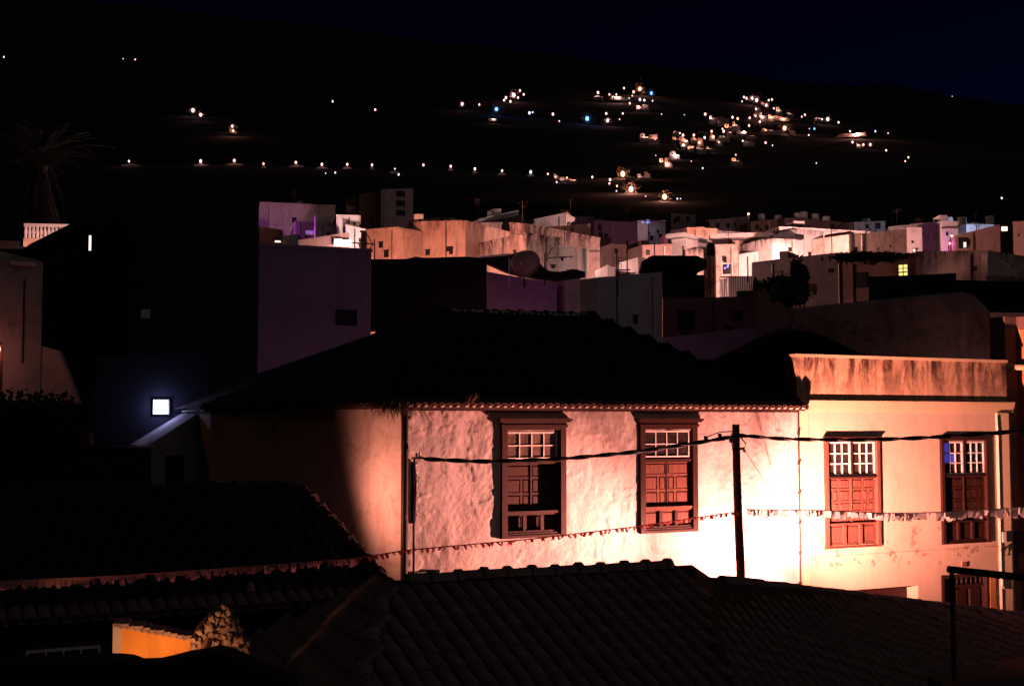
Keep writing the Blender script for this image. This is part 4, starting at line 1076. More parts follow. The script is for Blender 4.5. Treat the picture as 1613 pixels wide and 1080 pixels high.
# dark awning roof and violet wall behind the main ridge
fr, r_ = block('awning_house', 'low house with violet-lit wall strip behind the tiled ridge', 'house', 767, 41, 877, 41.4, 428, 446, 4, plaster('mauve_wall', (.5, .4, .5), (.2, .1, .2), .3, .4, .2, 5), coping=False)
fr, r_ = block('awning_house', 'pale wall end with a lit doorway right of the violet strip', 'house', 890, 41.6, 914, 41.8, 426, 432, 3, M_white, coping=False)
lwin(fr, r_, (900, 425, 909, 436), E_lit, 1, 1, M_darkwall)
lamp('violet lamp hidden behind the ridge before the violet strip', P(868, 520, 37.6), (.42, .05, .45), 85)
AWF = Frame((P(580, 420, 40.4).x, 40.4, 0), 0)
AW = thing('awning_roof', 'black sheet roof with curved edge above the violet strip', 'roof', AWF.o)
poly = [AWF.hit(u_, v_) for u_, v_ in ((580, 520), (766, 520), (766, 413), (790, 424), (815, 432), (850, 437), (880, 440), (922, 434), (922, 428), (905, 424), (882, 428), (866, 427), (855, 420), (846, 408), (838, 398), (800, 402), (757, 406), (735, 404), (668, 406), (655, 404), (640, 408), (580, 408))]
m = MB().prism(poly, 0, .6); m.obj('sheet', M_darkwall, AW)
MB().tube([Vector((*AWF.hit(757, 405),)).to_3d().xzy if 0 else Vector((AWF.hit(757, 405)[0], -.05, AWF.hit(757, 405)[1])), Vector((AWF.hit(838, 398)[0], -.05, AWF.hit(838, 398)[1]))], .03, 6).obj('edge_bar', M_galv, AW)
dp_ = P(826, 414, 39.9)
DS = thing('satellite_dish', 'brownish satellite dish under the edge of the black awning roof', 'satellite dish', dp_)
m = MB(); vs_ = []; nseg = 20
for ri in range(5):
    r_k = .50 * ri / 4
    for k in range(nseg): t = 2 * math.pi * k / nseg; vs_.append((math.cos(t) * r_k, .35 * r_k * r_k - .05, math.sin(t) * r_k))
fs_ = [(ri * nseg + k, ri * nseg + (k + 1) % nseg, (ri + 1) * nseg + (k + 1) % nseg, (ri + 1) * nseg + k) for ri in range(4) for k in range(nseg)]
vs2 = [(x, y + .025, z) for x, y, z in vs_]; n0 = len(vs_)
fs_ += [tuple(reversed([i + n0 for i in f])) for f in fs_[:4 * nseg]] + [(4 * nseg + k, 4 * nseg + k + n0, 4 * nseg + (k + 1) % nseg + n0, 4 * nseg + (k + 1) % nseg) for k in range(nseg)]
m.add(vs_ + vs2, fs_); dish = m.obj('dish', M_salmon, DS, True); dish.rotation_euler = (math.radians(-24), 0, math.radians(-16))
MB().tube([(0, .12, -.1), (0, .2, -.75)], .03, 6).obj('mast', M_iron, DS); MB().tube([(-.05, -.02, -.42), (-.1, -.5, -.1)], .012, 5).obj('feed_arm', M_galv, DS); MB().tube([(-.1, -.55, -.1), (-.1, -.47, -.08)], .035, 8).obj('feed_horn', M_plastic, DS)
lamp('small orange lamp hidden beneath the black awning', P(800, 508, 38.4), RED, 34)
def antenna(label, u_, v_, Y, h, mat, size=.55, rz=.3):
    p = P(u_, v_, Y); o = thing('tv_antenna', label, 'antenna', (p.x, p.y, p.z - h), rz)
    MB().tube([(0, 0, -.3), (0, 0, h + .15)], .02, 6).obj('mast', mat, o)
    m = MB().tube([(0, 0, h), (size * 1.6, 0, h + .08)], .014, 5); m.obj('boom', mat, o)
    for k in range(5):
        x = size * (.3 + .3 * k); MB().tube([(x, -.25 + .02 * k, h + .05 * k * .3), (x, .25 - .02 * k, h + .05 * k * .3)], .01, 4).obj('element', mat, o)
    for s in (-1, 1): MB().tube([(.05, 0, h), (size * .5, .1, h + s * .35)], .014, 4).obj('reflector', mat, o)
    return o
antenna('pale lit television aerial on the black awning roof', 802, 413, 39.8, .5, M_plastic)
antenna('dark television aerial before the wide streaked block', 858, 406, 39.6, .55, M_black, .6)
antenna('dark television aerial at the right corner of the violet wall', 590, 384, 38.6, .35, M_black, .5, 2.8)
antenna('small dark aerial standing before the bright wall at the louvred shed', 973, 432, 43, .5, M_black, .4)
for lab, u_, va, vb, Y in (('tall thin dark mast rising over the grey cement wall', 972, 392, 500, 43.2), ('thin dark mast behind the grey cement wall', 988, 378, 434, 46.5), ('short dark mast on top of the black roof tank', 1031, 384, 405, 47), ('thin dark mast before the white flat-roofed house', 1076, 388, 404, 47.2), ('thin dark mast before the bright wall right of the blue window', 1178, 404, 436, 47)):
    p0 = P(u_, vb, Y); o = MB().tube([(0, 0, -.2), (0, 0, P(u_, va, Y).z - p0.z)], .025, 6).obj('mast', M_black); o.location = p0; tag(o, lab, 'mast')
# grey cement house G1 and surroundings
fr, r_ = block('cement_house', 'dull grey cement side wall behind the right slope of the tiled roof', 'house', 940, 44, 1043, 46, 437, 428, 1.5, plaster('pale_cement', (.52, .49, .48), (.2, .17, .16), .4, .4, .25, 5), coping=False, base=1.0)
fr, r_ = block('cement_house', 'shaded brown side with a dark window right of the grey cement wall', 'house', 1043.5, 46.0, 1192, 44.5, 468, 468, 6, M_brown, coping=False, base=1.0)
lwin(fr, r_, (1070, 491, 1092, 517), M_black, 1, 1, M_darkwall)
fr, r_ = block('yard_wall', 'low grey yard wall under the brown side wall', 'wall', 1042, 40.5, 1258, 39.5, 532, 508, .4, M_grey, coping=False, base=1.0)
fr, r_ = block('louvred_shed', 'brightly lit shed wall with louvres behind the grey cement wall', 'shed', 957, 50, 998, 50.2, 417, 434, 2, M_white2, coping=False)
for k in range(3):
    x, z = fr.hit(968, 424 + k * 4); x1, _ = fr.hit(992, 424 + k * 4); MB().box(x, x1, -.08, .0, z - .04, z).obj('slat', M_darkwall, r_)
fr, r_ = block('bright_pier', 'narrow brightly lit wall left of the black roof tank', 'wall', 1005, 51, 1016, 51.1, 405, 405, 2, M_white2, coping=False)
lamp('lamp hidden behind the grey cement wall lighting the louvred shed', P(985, 452, 47.8), WARM, 300)
tp_ = P(1060, 432, 46.8)
TK2 = thing('roof_tank', 'big black horizontal roof tank right of the grey cement wall', 'tank', (tp_.x, tp_.y, tp_.z), .06)
w_ = (1106 - 1010) / 2000 * 46.8
MB().tube([(-w_ / 2 - .1, 0, .0), (-w_ / 2 + .12, 0, .25), (-w_ / 2 + .35, 0, .32), (w_ / 2 - .25, 0, .32), (w_ / 2 - .05, 0, .28), (w_ / 2, 0, .15)], [.1, .28, .38, .38, .32, .18], 14).obj('drum', M_darkwall, TK2, True)
MB().box(-w_ / 2, w_ / 2, -.3, .3, -.9, -.05).obj('cradle', M_darkwall, TK2)
for k in range(6): MB().tube([(-w_ / 2 + .5 + k * .3, -.32, -.6 - .03 * k), (-w_ / 2 + 1.6 + k * .25, -.34, -.2)], .012, 4).obj('hose', M_iron, TK2)
RLF = Frame((P(1135, 470, 46).x, 46, 0), math.radians(-4))
RG = thing('balcony_railing', 'dark vertical-bar balcony railing before the bright doorway', 'railing', RLF.o, math.radians(-4))
x0, x1, z0, z1 = rect(RLF, 1134, 435, 1184, 469)
MB().box(x0, x1, -.02, .02, z1 - .04, z1).box(x0, x1, -.02, .02, z0, z0 + .04).obj('rail', M_black, RG)
for k in range(15): x = x0 + (x1 - x0) * k / 14; MB().box(x - .011, x + .011, -.011, .011, z0, z1).obj('bar', M_black, RG)
fr, r_ = block('bright_back_wall', 'bright white wall strip behind the dark balcony railing', 'wall', 1148, 52, 1186, 52.2, 437, 436, 1, M_white2, coping=False)
lamp('lamp hidden below the balcony railing', P(1166, 480, 49.5), WARM, 91)
# G5 long wall with shrubs
fr, r_ = block('long_grey_house', 'long grey wall with sloping top behind the dark shrubs', 'house', 1184, 57, 1325, 55, 413, 397, 6, plaster('dark_cement', (.17, .15, .15), (.06, .05, .05), .6, .5, .25, 5), coping=False)
x, z = fr.hit(1322, 430); MB().tube([(x, -.04, 0), (x, -.04, z + .7)], .04, 6).obj('drainpipe', M_white, r_)
lwin(fr, r_, (1306, 424, 1311, 429), M_black, 1, 1, M_darkwall)
fr, r_ = block('brown_house', 'brown house wall with dark window and one yellow lit window', 'house', 1326, 55, 1442, 53.2, 413, 400, 7, M_brown, coping=False)
lwin(fr, r_, (1346, 431, 1365, 451), M_black, 1, 1, M_darkwall)
lwin(fr, r_, (1416, 417, 1430, 434), E_yel, 2, 3, M_wooddk, label='small yellow lit window')
fr, r_ = block('pink_house', 'pinkish house wall with a pale corner strip at the right', 'house', 1442.5, 53.0, 1556, 50.5, 396, 394, 7, topstain((.62, .50, .46), .8, .7), coping=False)
x, z = fr.hit(1551, 400); MB().box(x - .12, x + .14, -.05, .05, 0, z).obj('corner_strip', M_white2, r_)
lamp('reddish lamp hidden behind the black roof right of the pink house', P(1545, 462, 47.2), RED, 435)
lamp('dim reddish lamp hidden behind the black roof before the brown house', P(1385, 480, 49), RED, 48)
fr, r_ = block('low_wall', 'low orange-lit wall right of the pink house', 'wall', 1556.5, 50, 1640, 49.5, 433, 436, .4, M_streaky)
fr, r_ = block('lit_box', 'small orange-lit box wall at the right edge above the low wall', 'wall', 1590, 52, 1612, 51.9, 432, 426, 1, M_salmon, coping=False)
rod = MB().tube([P(1557, 402, 49.8), P(1596, 421, 48.8)], .04, 6).obj('sloping_bar', M_galv); tag(rod, 'pale sloping bar running down right from the pink house corner', 'bar')
fr, r_ = block('black_roof_house', 'flat black roof before the yellow lit window', 'house', 1368, 47, 1506, 46, 436, 430, 3, M_darkwall, coping=False)
fr, r_ = block('black_roof_house', 'wide black roof at the right below the low orange wall', 'house', 1506.5, 45, 1660, 44, 441, 445, 3, M_darkwall, coping=False)
# big grey gable G7 behind the parapet
G7 = Frame((P(1255, 520, 37).x, 37, 0), math.atan2(-1.2, 6.0))
GW = thing('grey_gable_house', 'large shaded grey gable wall with sloping right shoulder above the parapet', 'house', G7.o, G7.a)
poly = [G7.hit(u_, v_) for u_, v_ in ((1250, 640), (1586, 640), (1582, 520), (1560, 497), (1530, 467), (1515, 463), (1250, 489))]
MB().prism(poly, 0, 6).obj('wall', plaster('gable_render', (.30, .24, .225), (.05, .03, .03), .75, .6, .35, 3), GW)
ed = [(1250, 489), (1515, 463), (1530, 467), (1560, 497), (1582, 520)]
MB().tube([Vector((G7.hit(a, b)[0], .1, G7.hit(a, b)[1])) for a, b in ed], .09, 6).obj('coping', M_grey, GW)
fr, r_ = block('pale_cornice_house', 'house with pale cornice strip under the black roof at far right', 'house', 1561, 35.5, 1660, 35, 492, 493, 4, M_white, coping=True, base=0)
lamp('reddish lamp in the gap behind the cream parapet', P(1545, 590, 34.2), (1, .40, .34), 30, soft=.2)
# dark hipped roof behind the parapet
bh = Frame((P(1110, 590, 36).x, 36, 0), 0)
BH = thing('back_hip_roof', 'dark hipped tile roof between the white house roof and the parapet', 'house', bh.o)
def bp_(u_, v_, y): x, z = bh.hit(u_, v_, y); return Vector((x, y, z))
pk0, pk1, e0, e1 = bp_(1225, 524, 1.0), bp_(1275, 524, 1.0), bp_(1085, 592, -3.2), bp_(1420, 592, -3.2)
bk0, bk1 = Vector((e0.x, 4.5, e0.z)), Vector((e1.x, 4.5, e1.z))
r5 = MB().add([e0, e1, pk1, pk0, bk0, bk1], [(0, 1, 2, 3), (4, 0, 3), (1, 5, 2), (5, 4, 3, 2)]).obj('roof', M_pan, BH)
MB().box(e0.x + .2, e1.x - .2, -3, 4.3, 0, e0.z - .02).obj('wall', M_darkwall, BH)
lay_tiles(facet_tiles(e0, e1, pk0, [e0, e1, pk1, pk0], .2, .33, .02), T_old, r5, BH, 0)
caps(pk0, pk1, C_old, r5, .34); caps(e0, pk0, C_old, r5, .34); caps(e1, pk1, C_old, r5, .34)
MB().box(bh.hit(1190, 484)[0], bh.hit(1252, 484)[0], 4.31, 4.5, 0, 0.1)

# bright houses on the right
fr, r_ = block('flat_house', 'white flat-roofed house with a bright left end and projecting eave', 'house', 1058, 79, 1081, 78.4, 377, 375, 5, M_white2)
x0, z0 = fr.hit(1053, 376); x1, _ = fr.hit(1082, 375); MB().box(x0, x1, -.35, 3, z0 + .0, z0 + .25).obj('eave_slab', M_white2, r_)
fr, r_ = block('flat_house', 'shaded right wing of the white flat-roofed house with a dark doorway', 'house', 1081.5, 80, 1127, 81, 378, 381, 5, M_white)
lwin(fr, r_, (1112, 384, 1124, 401), M_black, 1, 1, M_darkwall)
fr, r_ = block('balcony_wall', 'streaked balcony parapet before the shaded wing', 'wall', 1080, 78.2, 1108, 78.5, 393, 392, .3, topstain((.6, .48, .42), 1, .5), coping=False)
fr, r_ = block('orange_penthouse', 'orange rooftop room above the white flat-roofed house', 'house', 1082, 88, 1129, 88.6, 358, 360, 5, M_salmon)
lwin(fr, r_, (1118, 372, 1126, 378), M_black, 1, 1, M_darkwall)
fr, r_ = block('orange_penthouse', 'grey side wall left of the orange rooftop room', 'house', 1056, 90, 1082, 88.2, 363, 359, 5, M_grey)
fr, r_ = block('balcony_house', 'pinkish house with a dark ground window showing painted blue reflections', 'house', 1127.5, 77, 1162, 76.6, 386, 384, 6, M_streaky)
w2_ = lwin(fr, r_, (1138, 416, 1153, 432), M_black, 1, 1, M_white2)
xx, zz = fr.hit(1146, 422)
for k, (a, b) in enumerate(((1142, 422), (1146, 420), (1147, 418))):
    xx, zz = fr.hit(a, b); MB().box(xx - .05, xx + .05, -.03, -.02, zz - .07, zz + .05).obj('glow_reflection', E_blu, w2_)  # glowing patches painted on as reflections
fr, r_ = block('balcony_house', 'balcony storey with white parapet right of the pinkish house', 'house', 1162.5, 78.5, 1217, 78, 379, 374, 6, M_brown)
lwin(fr, r_, (1174, 381, 1182, 392), M_black, 1, 1, M_darkwall)
x0, z0 = fr.hit(1120, 377); x1, _ = fr.hit(1218, 374); MB().box(x0, x1, -.8, 2, z0 - .05, z0 + .22).obj('roof_slab', M_white, r_)
fr, r_ = block('balcony_house', 'bright white lower wall under the balcony storey', 'house', 1161.5, 77, 1218, 75.5, 401, 392, 1.5, M_white2, coping=False)
fr, r_ = block('stained_house', 'brilliantly lit white block with black stain along its top', 'house', 1216, 74.5, 1257, 75, 372, 372, 6, topstain((.78, .72, .68), 1, .6), coping=False)
MB().box(0, r_['W'] + .3, -.12, 1, fr.hit(1230, 376)[1], fr.hit(1230, 371)[1]).obj('stained_ledge', M_darkwall, r_)
fr, r_ = block('stained_house', 'brilliantly lit taller white block beside the stained one', 'house', 1257.5, 75.2, 1297, 76, 360, 364, 6, topstain((.78, .72, .68), .6, .5))
fr, r_ = block('stained_house', 'small lit wall with dark stained top right of the white blocks', 'house', 1298, 76.6, 1338, 75.6, 379, 376, 3, topstain((.70, .52, .44), 1, .55))
fr, r_ = block('white_band_house', 'long thin brilliantly white wall behind the bright blocks', 'house', 1227, 90, 1362, 91, 356.5, 364, 4, M_white2)
fr, r_ = block('white_band_house', 'dim grey end wall left of the long white wall', 'house', 1208, 92, 1227, 90.2, 366, 357, 4, M_grey)
fr, r_ = block('rosy_house', 'broad rosy brown wall right of the bright blocks with a slanting shadow', 'house', 1337, 73.5, 1428, 77, 369, 361, 6, M_streaky, coping=False)
x, z = fr.hit(1338, 374); MB().tube([(x + .03, -.06, 0), (x + .03, -.06, z + .9)], .03, 6).obj('mast', M_black, r_)
lamp('strong pinkish lamp hidden behind the long grey wall', P(1243, 428, 68), WARM, 18360)
lamp('strong pinkish lamp hidden right of the balcony house', P(1200, 440, 70), WARM, 3042)
lamp('warm lamp hidden behind the black roof tank', P(1040, 434, 70), WARM, 2800)
lamp('lamp hidden behind the bright blocks lighting the long white wall', P(1300, 392, 84.5), WARM, 10350)
lamp('orange lamp on the flat roof before the orange rooftop room', P(1106, 384, 84.5), RED, 924)
lamp('dim rosy lamp hidden behind the brown house', P(1345, 420, 68), RED, 364)
fr, r_ = block('roof_cabin', 'small rooftop cabin with two openings and a tank on top', 'house', 1345, 104, 1394, 105, 350, 348, 4, M_white)
lwin(fr, r_, (1364, 354, 1368, 359), M_black, 1, 1, M_darkwall); lwin(fr, r_, (1380, 352, 1386, 360), M_black, 1, 1, M_darkwall)
q = fr.w(fr.hit(1381, 348)[0], 1.5, fr.hit(1381, 348)[1])
TK3 = MB().tube([(0, 0, 0), (0, 0, .38)], .36, 14).obj('water_tank', M_white2); TK3.location = q; tag(TK3, 'round white tank on top of the small rooftop cabin', 'tank')
lamp('dim lamp lighting the small rooftop cabin', P(1368, 368, 98), RED, 300)
# skyline houses and tanks
for i, (a, b, va, vb, Y, mt, lab) in enumerate([
    (1057, 1096, 336, 338, 128, M_grey, 'dim grey skyline house with a flat slab roof, left end of the skyline'),
    (1120, 1180, 346, 341, 124, M_grey, 'dim skyline house between the slab roof and the brown terraces'),
    (1130, 1165, 365, 366, 96, M_white, 'thin lit roof edge right of the orange rooftop room'),
    (1182, 1236, 349, 343, 122, M_brown, 'dim brown skyline house under the first roof tanks'),
    (1236, 1300, 343, 346, 121, M_brown, 'dim brown skyline house with two tanks above the white wall'),
    (1300, 1345, 347, 352, 120, M_brown, 'dim brown skyline house left of the small rooftop cabin'),
    (1396, 1428, 360, 356, 108, M_grey, 'dim grey house right of the small rooftop cabin')]):
    fr, r_ = block('skyline_house', lab, 'house', a, Y, b, Y + .8, va, vb, 6, mt)
    for k in range(2):
        lwin(fr, r_, (a + 8 + k * 16, va + 6, a + 13 + k * 16, va + 12), M_black, 1, 1, M_darkwall)
for i, (u_, v_, Y) in enumerate([(1199, 342, 124), (1226, 344, 123), (1256, 341, 122.5), (1266, 339, 122.5), (1284, 342, 122.5), (1302, 346, 121.5), (1494, 348, 104), (1515, 348, 99), (1559, 346, 110)]):
    p = P(u_, v_, Y); o = MB().tube([(0, 0, -.35), (0, 0, .28), (0, 0, .34)], [.36, .36, .2], 12).obj('roof_tank', M_white2); o.location = p
    tag(o, '%s of the small pale roof tanks along the right skyline, counted from the left' % ordw(i), 'tank', 'small roof tanks on the skyline')
lamp('dim lamp among the brown skyline houses', P(1262, 356, 116), (1, .5, .45), 480)
lamp('small visible pink lamp at the left of the skyline houses', P(1179, 337.5, 118), WARM, 120, r=.11)
# far right houses
fr, r_ = block('grey_terrace', 'dim grey terrace wall with a paler square patch', 'house', 1400, 93, 1484, 92, 357, 348, 6, M_grey)
fr, r_ = block('grey_terrace', 'pale grey square wall patch on the terrace', 'house', 1428, 90.5, 1452, 90.3, 358, 358, 1, M_white, coping=False)
fr, r_ = block('violet_patch_house', 'narrow house front glowing magenta and blue', 'house', 1483.5, 91, 1509, 91, 347, 349, 5, M_white2)
MB().box(-.05, r_['W'] + .05, -.25, 0, fr.hit(1495, 360)[1], fr.hit(1495, 358)[1]).obj('ledge', M_brown, r_)
lamp('magenta lamp hidden below the glowing narrow house front', P(1496, 384, 89.6), (.75, .06, .5), 92)
lamp('blue lamp hidden below the glowing narrow house front', P(1499, 372, 89.9), (.2, .18, 1), 22)
lamp('pinkish lamp lighting the pale square patch on the terrace', P(1440, 395, 87.5), PINKW, 36)
fr, r_ = block('blue_wall_house', 'wall lit bright blue-white beneath the skyline at the right', 'house', 1522, 104, 1566, 104.5, 353, 353, 4, M_white2, coping=False)
lamp('blue-white lamp hidden behind the brown slope wall', P(1543, 366, 101.6), (.5, .6, 1), 765)
fr, r_ = block('brown_slope_house', 'brown wall with rising top before the blue-lit wall', 'house', 1505, 88, 1575, 87.4, 371, 353, 5, M_brown, coping=False)
lwin(fr, r_, (1511, 375, 1524, 390), M_black, 1, 1, M_darkwall); lwin(fr, r_, (1517.5, 381, 1522, 390), E_lit, 1, 1, M_darkwall)
fr, r_ = block('recess_house', 'black recessed front with a yellow lit window at far right', 'house', 1574, 88.5, 1595, 88.4, 353, 353, 4, M_darkwall, coping=False)
lwin(fr, r_, (1577, 357, 1587, 364), E_lit, 1, 1, M_darkwall)
fr, r_ = block('edge_house', 'tall brown house cut by the right edge of the photo', 'house', 1595.5, 86, 1660, 85, 349, 346, 6, M_brown)
lamp('dim reddish lamp hidden among the far right brown houses', P(1560, 425, 76), RED, 205)

# shrubs
def bush(label, u_, v_, Y, rx, rz2, n, seed, leaf_s=.13, mat=M_leaf, base_v=None):
    r = random.Random(seed); p = P(u_, v_, Y); g = max(ground(p.x, p.y), p.z - rz2 * 1.6)
    o = thing('shrub', label, 'shrub', (p.x, p.y, g)); m = MB(); cz = p.z - g
    lob = [(Vector((r.uniform(-.7, .7) * rx, r.uniform(-.5, .5) * rx, cz + r.uniform(-.6, .7) * rz2)), r.uniform(.35, .6)) for _ in range(12)]
    for _ in range(n * 2):
        c_, s = r.choice(lob); q = c_ + Vector((r.gauss(0, 1) * rx * s * .6, r.gauss(0, 1) * rx * s * .6, r.gauss(0, 1) * rz2 * s * .6))
        a = Vector((r.uniform(-1, 1), r.uniform(-1, 1), r.uniform(-1, 1))).normalized(); b = a.orthogonal().normalized(); l = leaf_s * r.uniform(.6, 1.5)
        m.add([q - a * l, q + b * l * .45, q + a * l, q - b * l * .45], [(0, 1, 2, 3)])
    m.obj('foliage', mat, o)
    t = MB()
    for c_, s in lob: t.tube([(0, 0, -.1), c_ * .5 + Vector((0, 0, cz * .25)), c_], [.05, .03, .012], 5)
    t.obj('branches', M_pole, o)
bush('dark shrub at the left end before the long grey wall', 1197, 466, 52.5, .42, .5, 900, 1)
bush('dark taller shrub in the middle before the long grey wall', 1228, 460, 52.3, .6, .65, 1300, 2)
bush('dark shrub climbing the middle of the long grey wall', 1258, 446, 53.5, .35, .8, 900, 3)
bush('dark creeper shrub trailing over the brown house roof', 1375, 405, 53.8, 1.3, .14, 900, 6)
bush('black rounded bush low at the left edge', 40, 668, 25.5, .8, .5, 2200, 4, .07)
bush('second black bush right of the rounded one at the left edge', 98, 672, 25.6, .5, .4, 1500, 5, .07)

fr, r_ = block('dark_screen', 'added black screen beneath the bushes at the left edge', 'wall', -60, 25.0, 236, 25.6, 692, 705, .3, M_darkwall, coping=False)  # black sheet added to keep the area below the bushes dark
# ---------------------------------------------------------------- the hillside: lamps and little lit houses
COLS = {'w': ((1, .50, .44), E_white), 'o': ((1, .36, .24), E_warm), 'b': ((.08, .28, 1), E_bluebulb), 'p': ((1, .38, .5), E_white), 'c': ((.55, .62, 1), emit('lamp_bulb_cool', (.7, .72, 1), 2))}
wall_mats = [M_white2, M_white, plaster('peach_render', (.74, .55, .43), (.2, .1, .07), .4, .4, .2, 2)]
def hill_lamp(u_, v_, c_, px, label, group, halo=0, gw=0, hlabel=None):
    col, em = COLS[c_]; q = on_hill(u_, v_ + 4); Y = q.y; s = Y / F
    hd = P(u_, v_, Y); o = thing('street_lamp', label, 'street lamp', q, 0, group)
    z = hd.z - q.z
    MB().tube([(0, s, -.5), (0, s, z)], .25 * s, 5).obj('post', M_iron, o)
    MB().ball((0, 0, z), min(px, 3.7 if halo > 8 else 3.0) * .95 * s, 8, 6, 1.35).obj('bulb', em, o)
    R = max(halo, gw * .5, 2.2) * s
    pw = ((700 if c_ == 'o' else 350 if c_ != 'b' else 90) if halo else 22) * R * R
    point_light(o, (0, -.9 * px * s, z), col, pw, .3 * px * s)
    if halo:     # leaf cluster on a trunk, added to give the lamp a halo
        t = thing('tree', hlabel, 'tree', (q.x, q.y + halo * s * .5, q.z), 0, 'leaf clusters added as lamp halos'); m = MB()
        for _ in range(560):
            rr = halo * s * min(2.2, abs(random.gauss(0, .62)) + .06); dv = Vector((random.gauss(0, 1), random.gauss(0, .6), random.gauss(0, 1))).normalized()
            p = Vector((0, 0, z)) + dv * rr; a_ = Vector((random.uniform(-1, 1), random.uniform(-.5, .5), random.uniform(-1, 1))).normalized(); b_ = a_.cross(Vector((0, 1, .3))).normalized(); l = s * random.uniform(.5, 1.1)
            m.add([p - a_ * l, p + b_ * l * .6, p + a_ * l, p - b_ * l * .6], [(0, 1, 2, 3)])
        m.obj('halo_leaves', M_haloleaf, t)
        MB().tube([(0, 0, -.5), (.3 * s, 0, z * .5), (0, 0, z)], [.6 * s, .4 * s, .2 * s], 5).obj('trunk', M_pole, t)
    if gw:       # low pale wall added to show a patch of lamplight
        b = P(u_, v_ + 5, Y); d = gw * s * .22; h = 3.2 * s
        t = thing('lightpatch_wall', hlabel, 'wall', (b.x, b.y + d, b.z), random.uniform(-.1, .1), 'added walls under the hillside road lamps')
        poly = [(-gw * s * .5, -h), (gw * s * .5, -h), (gw * s * .46, h * .2), (gw * s * .2, h * .5), (gw * s * .05, h * .9), (-gw * s * .3, h * .55), (-gw * s * .5, h * .1)]
        MB().prism(poly, 0, 2 * s).obj('wall', M_white, t)
ROW = [(203, 254, 'w', 1.5, 30), (316, 254, 'w', 2.2, 24), (369, 253, 'o', 2.0, 28), (415, 258, 'p', 1.5, 7), (466, 256, 'w', 1.8, 24), (507, 259, 'w', 1.8, 20), (547, 259, 'w', 1.6, 14), (586, 260, 'w', 1.6, 6), (622, 266, 'w', 1.0, 16),
       (667, 260, 'p', 1.6, 0), (710, 262, 'w', 1.7, 7), (748, 266, 'w', 1.8, 7), (791, 269, 'w', 1.5, 14), (836, 271, 'c', 2.2, 10), (863, 274, 'w', 1.3, 0), (933, 279, 'w', 1.5, 0)]
for i, (u_, v_, c_, px, gw) in enumerate(ROW):
    hill_lamp(u_, v_, c_, px, 'small lamp in the long row along the hillside road, %s from the left' % ordw(i), 'street lamps along the hillside road', 0, gw,
              'added lit wall under the %s lamp of the hillside road, counted from the left' % ordw(i))
def cluster(tag_, grp, pts):
    pts = sorted(pts)
    n = 0
    for i, t in enumerate(pts):
        u_, v_, c_, px = t[:4]; halo = t[4] if len(t) > 4 else 0
        kind_ = {'w': 'white', 'o': 'orange', 'b': 'blue', 'p': 'pink', 'c': 'cold white'}[c_]
        hill_lamp(u_, v_, c_, px, 'small %s lamp %s, %s from the left' % (kind_, tag_, ordw(i)), grp, halo, 0, 'added leaf halo behind the %s lamp %s' % (ordw(i), tag_))
cluster('on the upper left hillside', 'lamps on the upper left hillside', [(6, 90, 'c', 1.2), (194, 93, 'c', .7), (213, 94, 'w', 1.1), (304, 174, 'p', 2.6, 5), (316, 181, 'p', 2.2, 4), (366, 199, 'p', 1.8, 4), (367, 206, 'o', 1.8, 5), (524, 160, 'p', 1.3), (591, 173, 'p', 1.5)])
cluster('under the hillside road', 'lamps below the hillside road', [(513, 273, 'c', .8), (528, 272, 'c', 1.3), (628, 275, 'c', 1.5), (877, 287, 'w', 1.1), (893, 280, 'o', 1.2)])
cluster('in the middle hamlet', 'lamps of the middle hillside hamlet', [(728, 164, 'p', 2.2, 4), (755, 165, 'p', 1.3), (782, 172, 'b', 2.6, 10), (834, 178, 'c', 2.0), (839, 177, 'c', 1.2), (871, 180, 'p', 1.8), (881, 191, 'p', .9), (797, 154, 'w', 1.8), (794, 158, 'w', 1.5), (809, 150, 'p', 3, 7), (819, 143, 'p', 1.6), (825, 149, 'w', 1.5), (816, 154, 'w', 1.5), (804, 160, 'w', 1.6)])
cluster('in the central hill village', 'lamps of the upper central hill village', [(925, 187, 'b', 3.0, 11), (955, 179, 'p', 1.6), (957, 190, 'p', 2.2, 6), (981, 179, 'p', 1.3), (976, 188, 'p', .8), (942, 146, 'p', 1.8), (960, 149, 'p', 1.3), (971, 149, 'w', 1.2), (983, 139, 'w', 1.3), (1008, 140, 'o', 2.6, 9), (998, 145, 'o', 1.8), (1026, 147, 'b', 2.2, 7), (1008, 157, 'c', 2.0), (1015, 158, 'w', 1.5), (996, 151, 'w', .9), (991, 155, 'c', .9), (992, 163, 'p', 1.4), (1028, 159, 'p', 1.0), (1042, 180, 'c', .8), (1078, 181, 'c', .7)])
cluster('below the bright village', 'lamps at the foot of the hill village', [(981, 274, 'o', 4.5, 9), (994, 298, 'o', 5.5, 12), (1047, 310, 'o', 4.5, 10), (961, 283, 'w', 1.8), (960, 289, 'w', 1.3), (972, 293, 'o', 1.3), (971, 301, 'c', 1.0), (1017, 309, 'w', .8), (1067, 313, 'c', 1.2), (1072, 313, 'c', .8), (1033, 245, 'c', .7), (1089, 254, 'w', .7), (1107, 265, 'c', 1.2)])
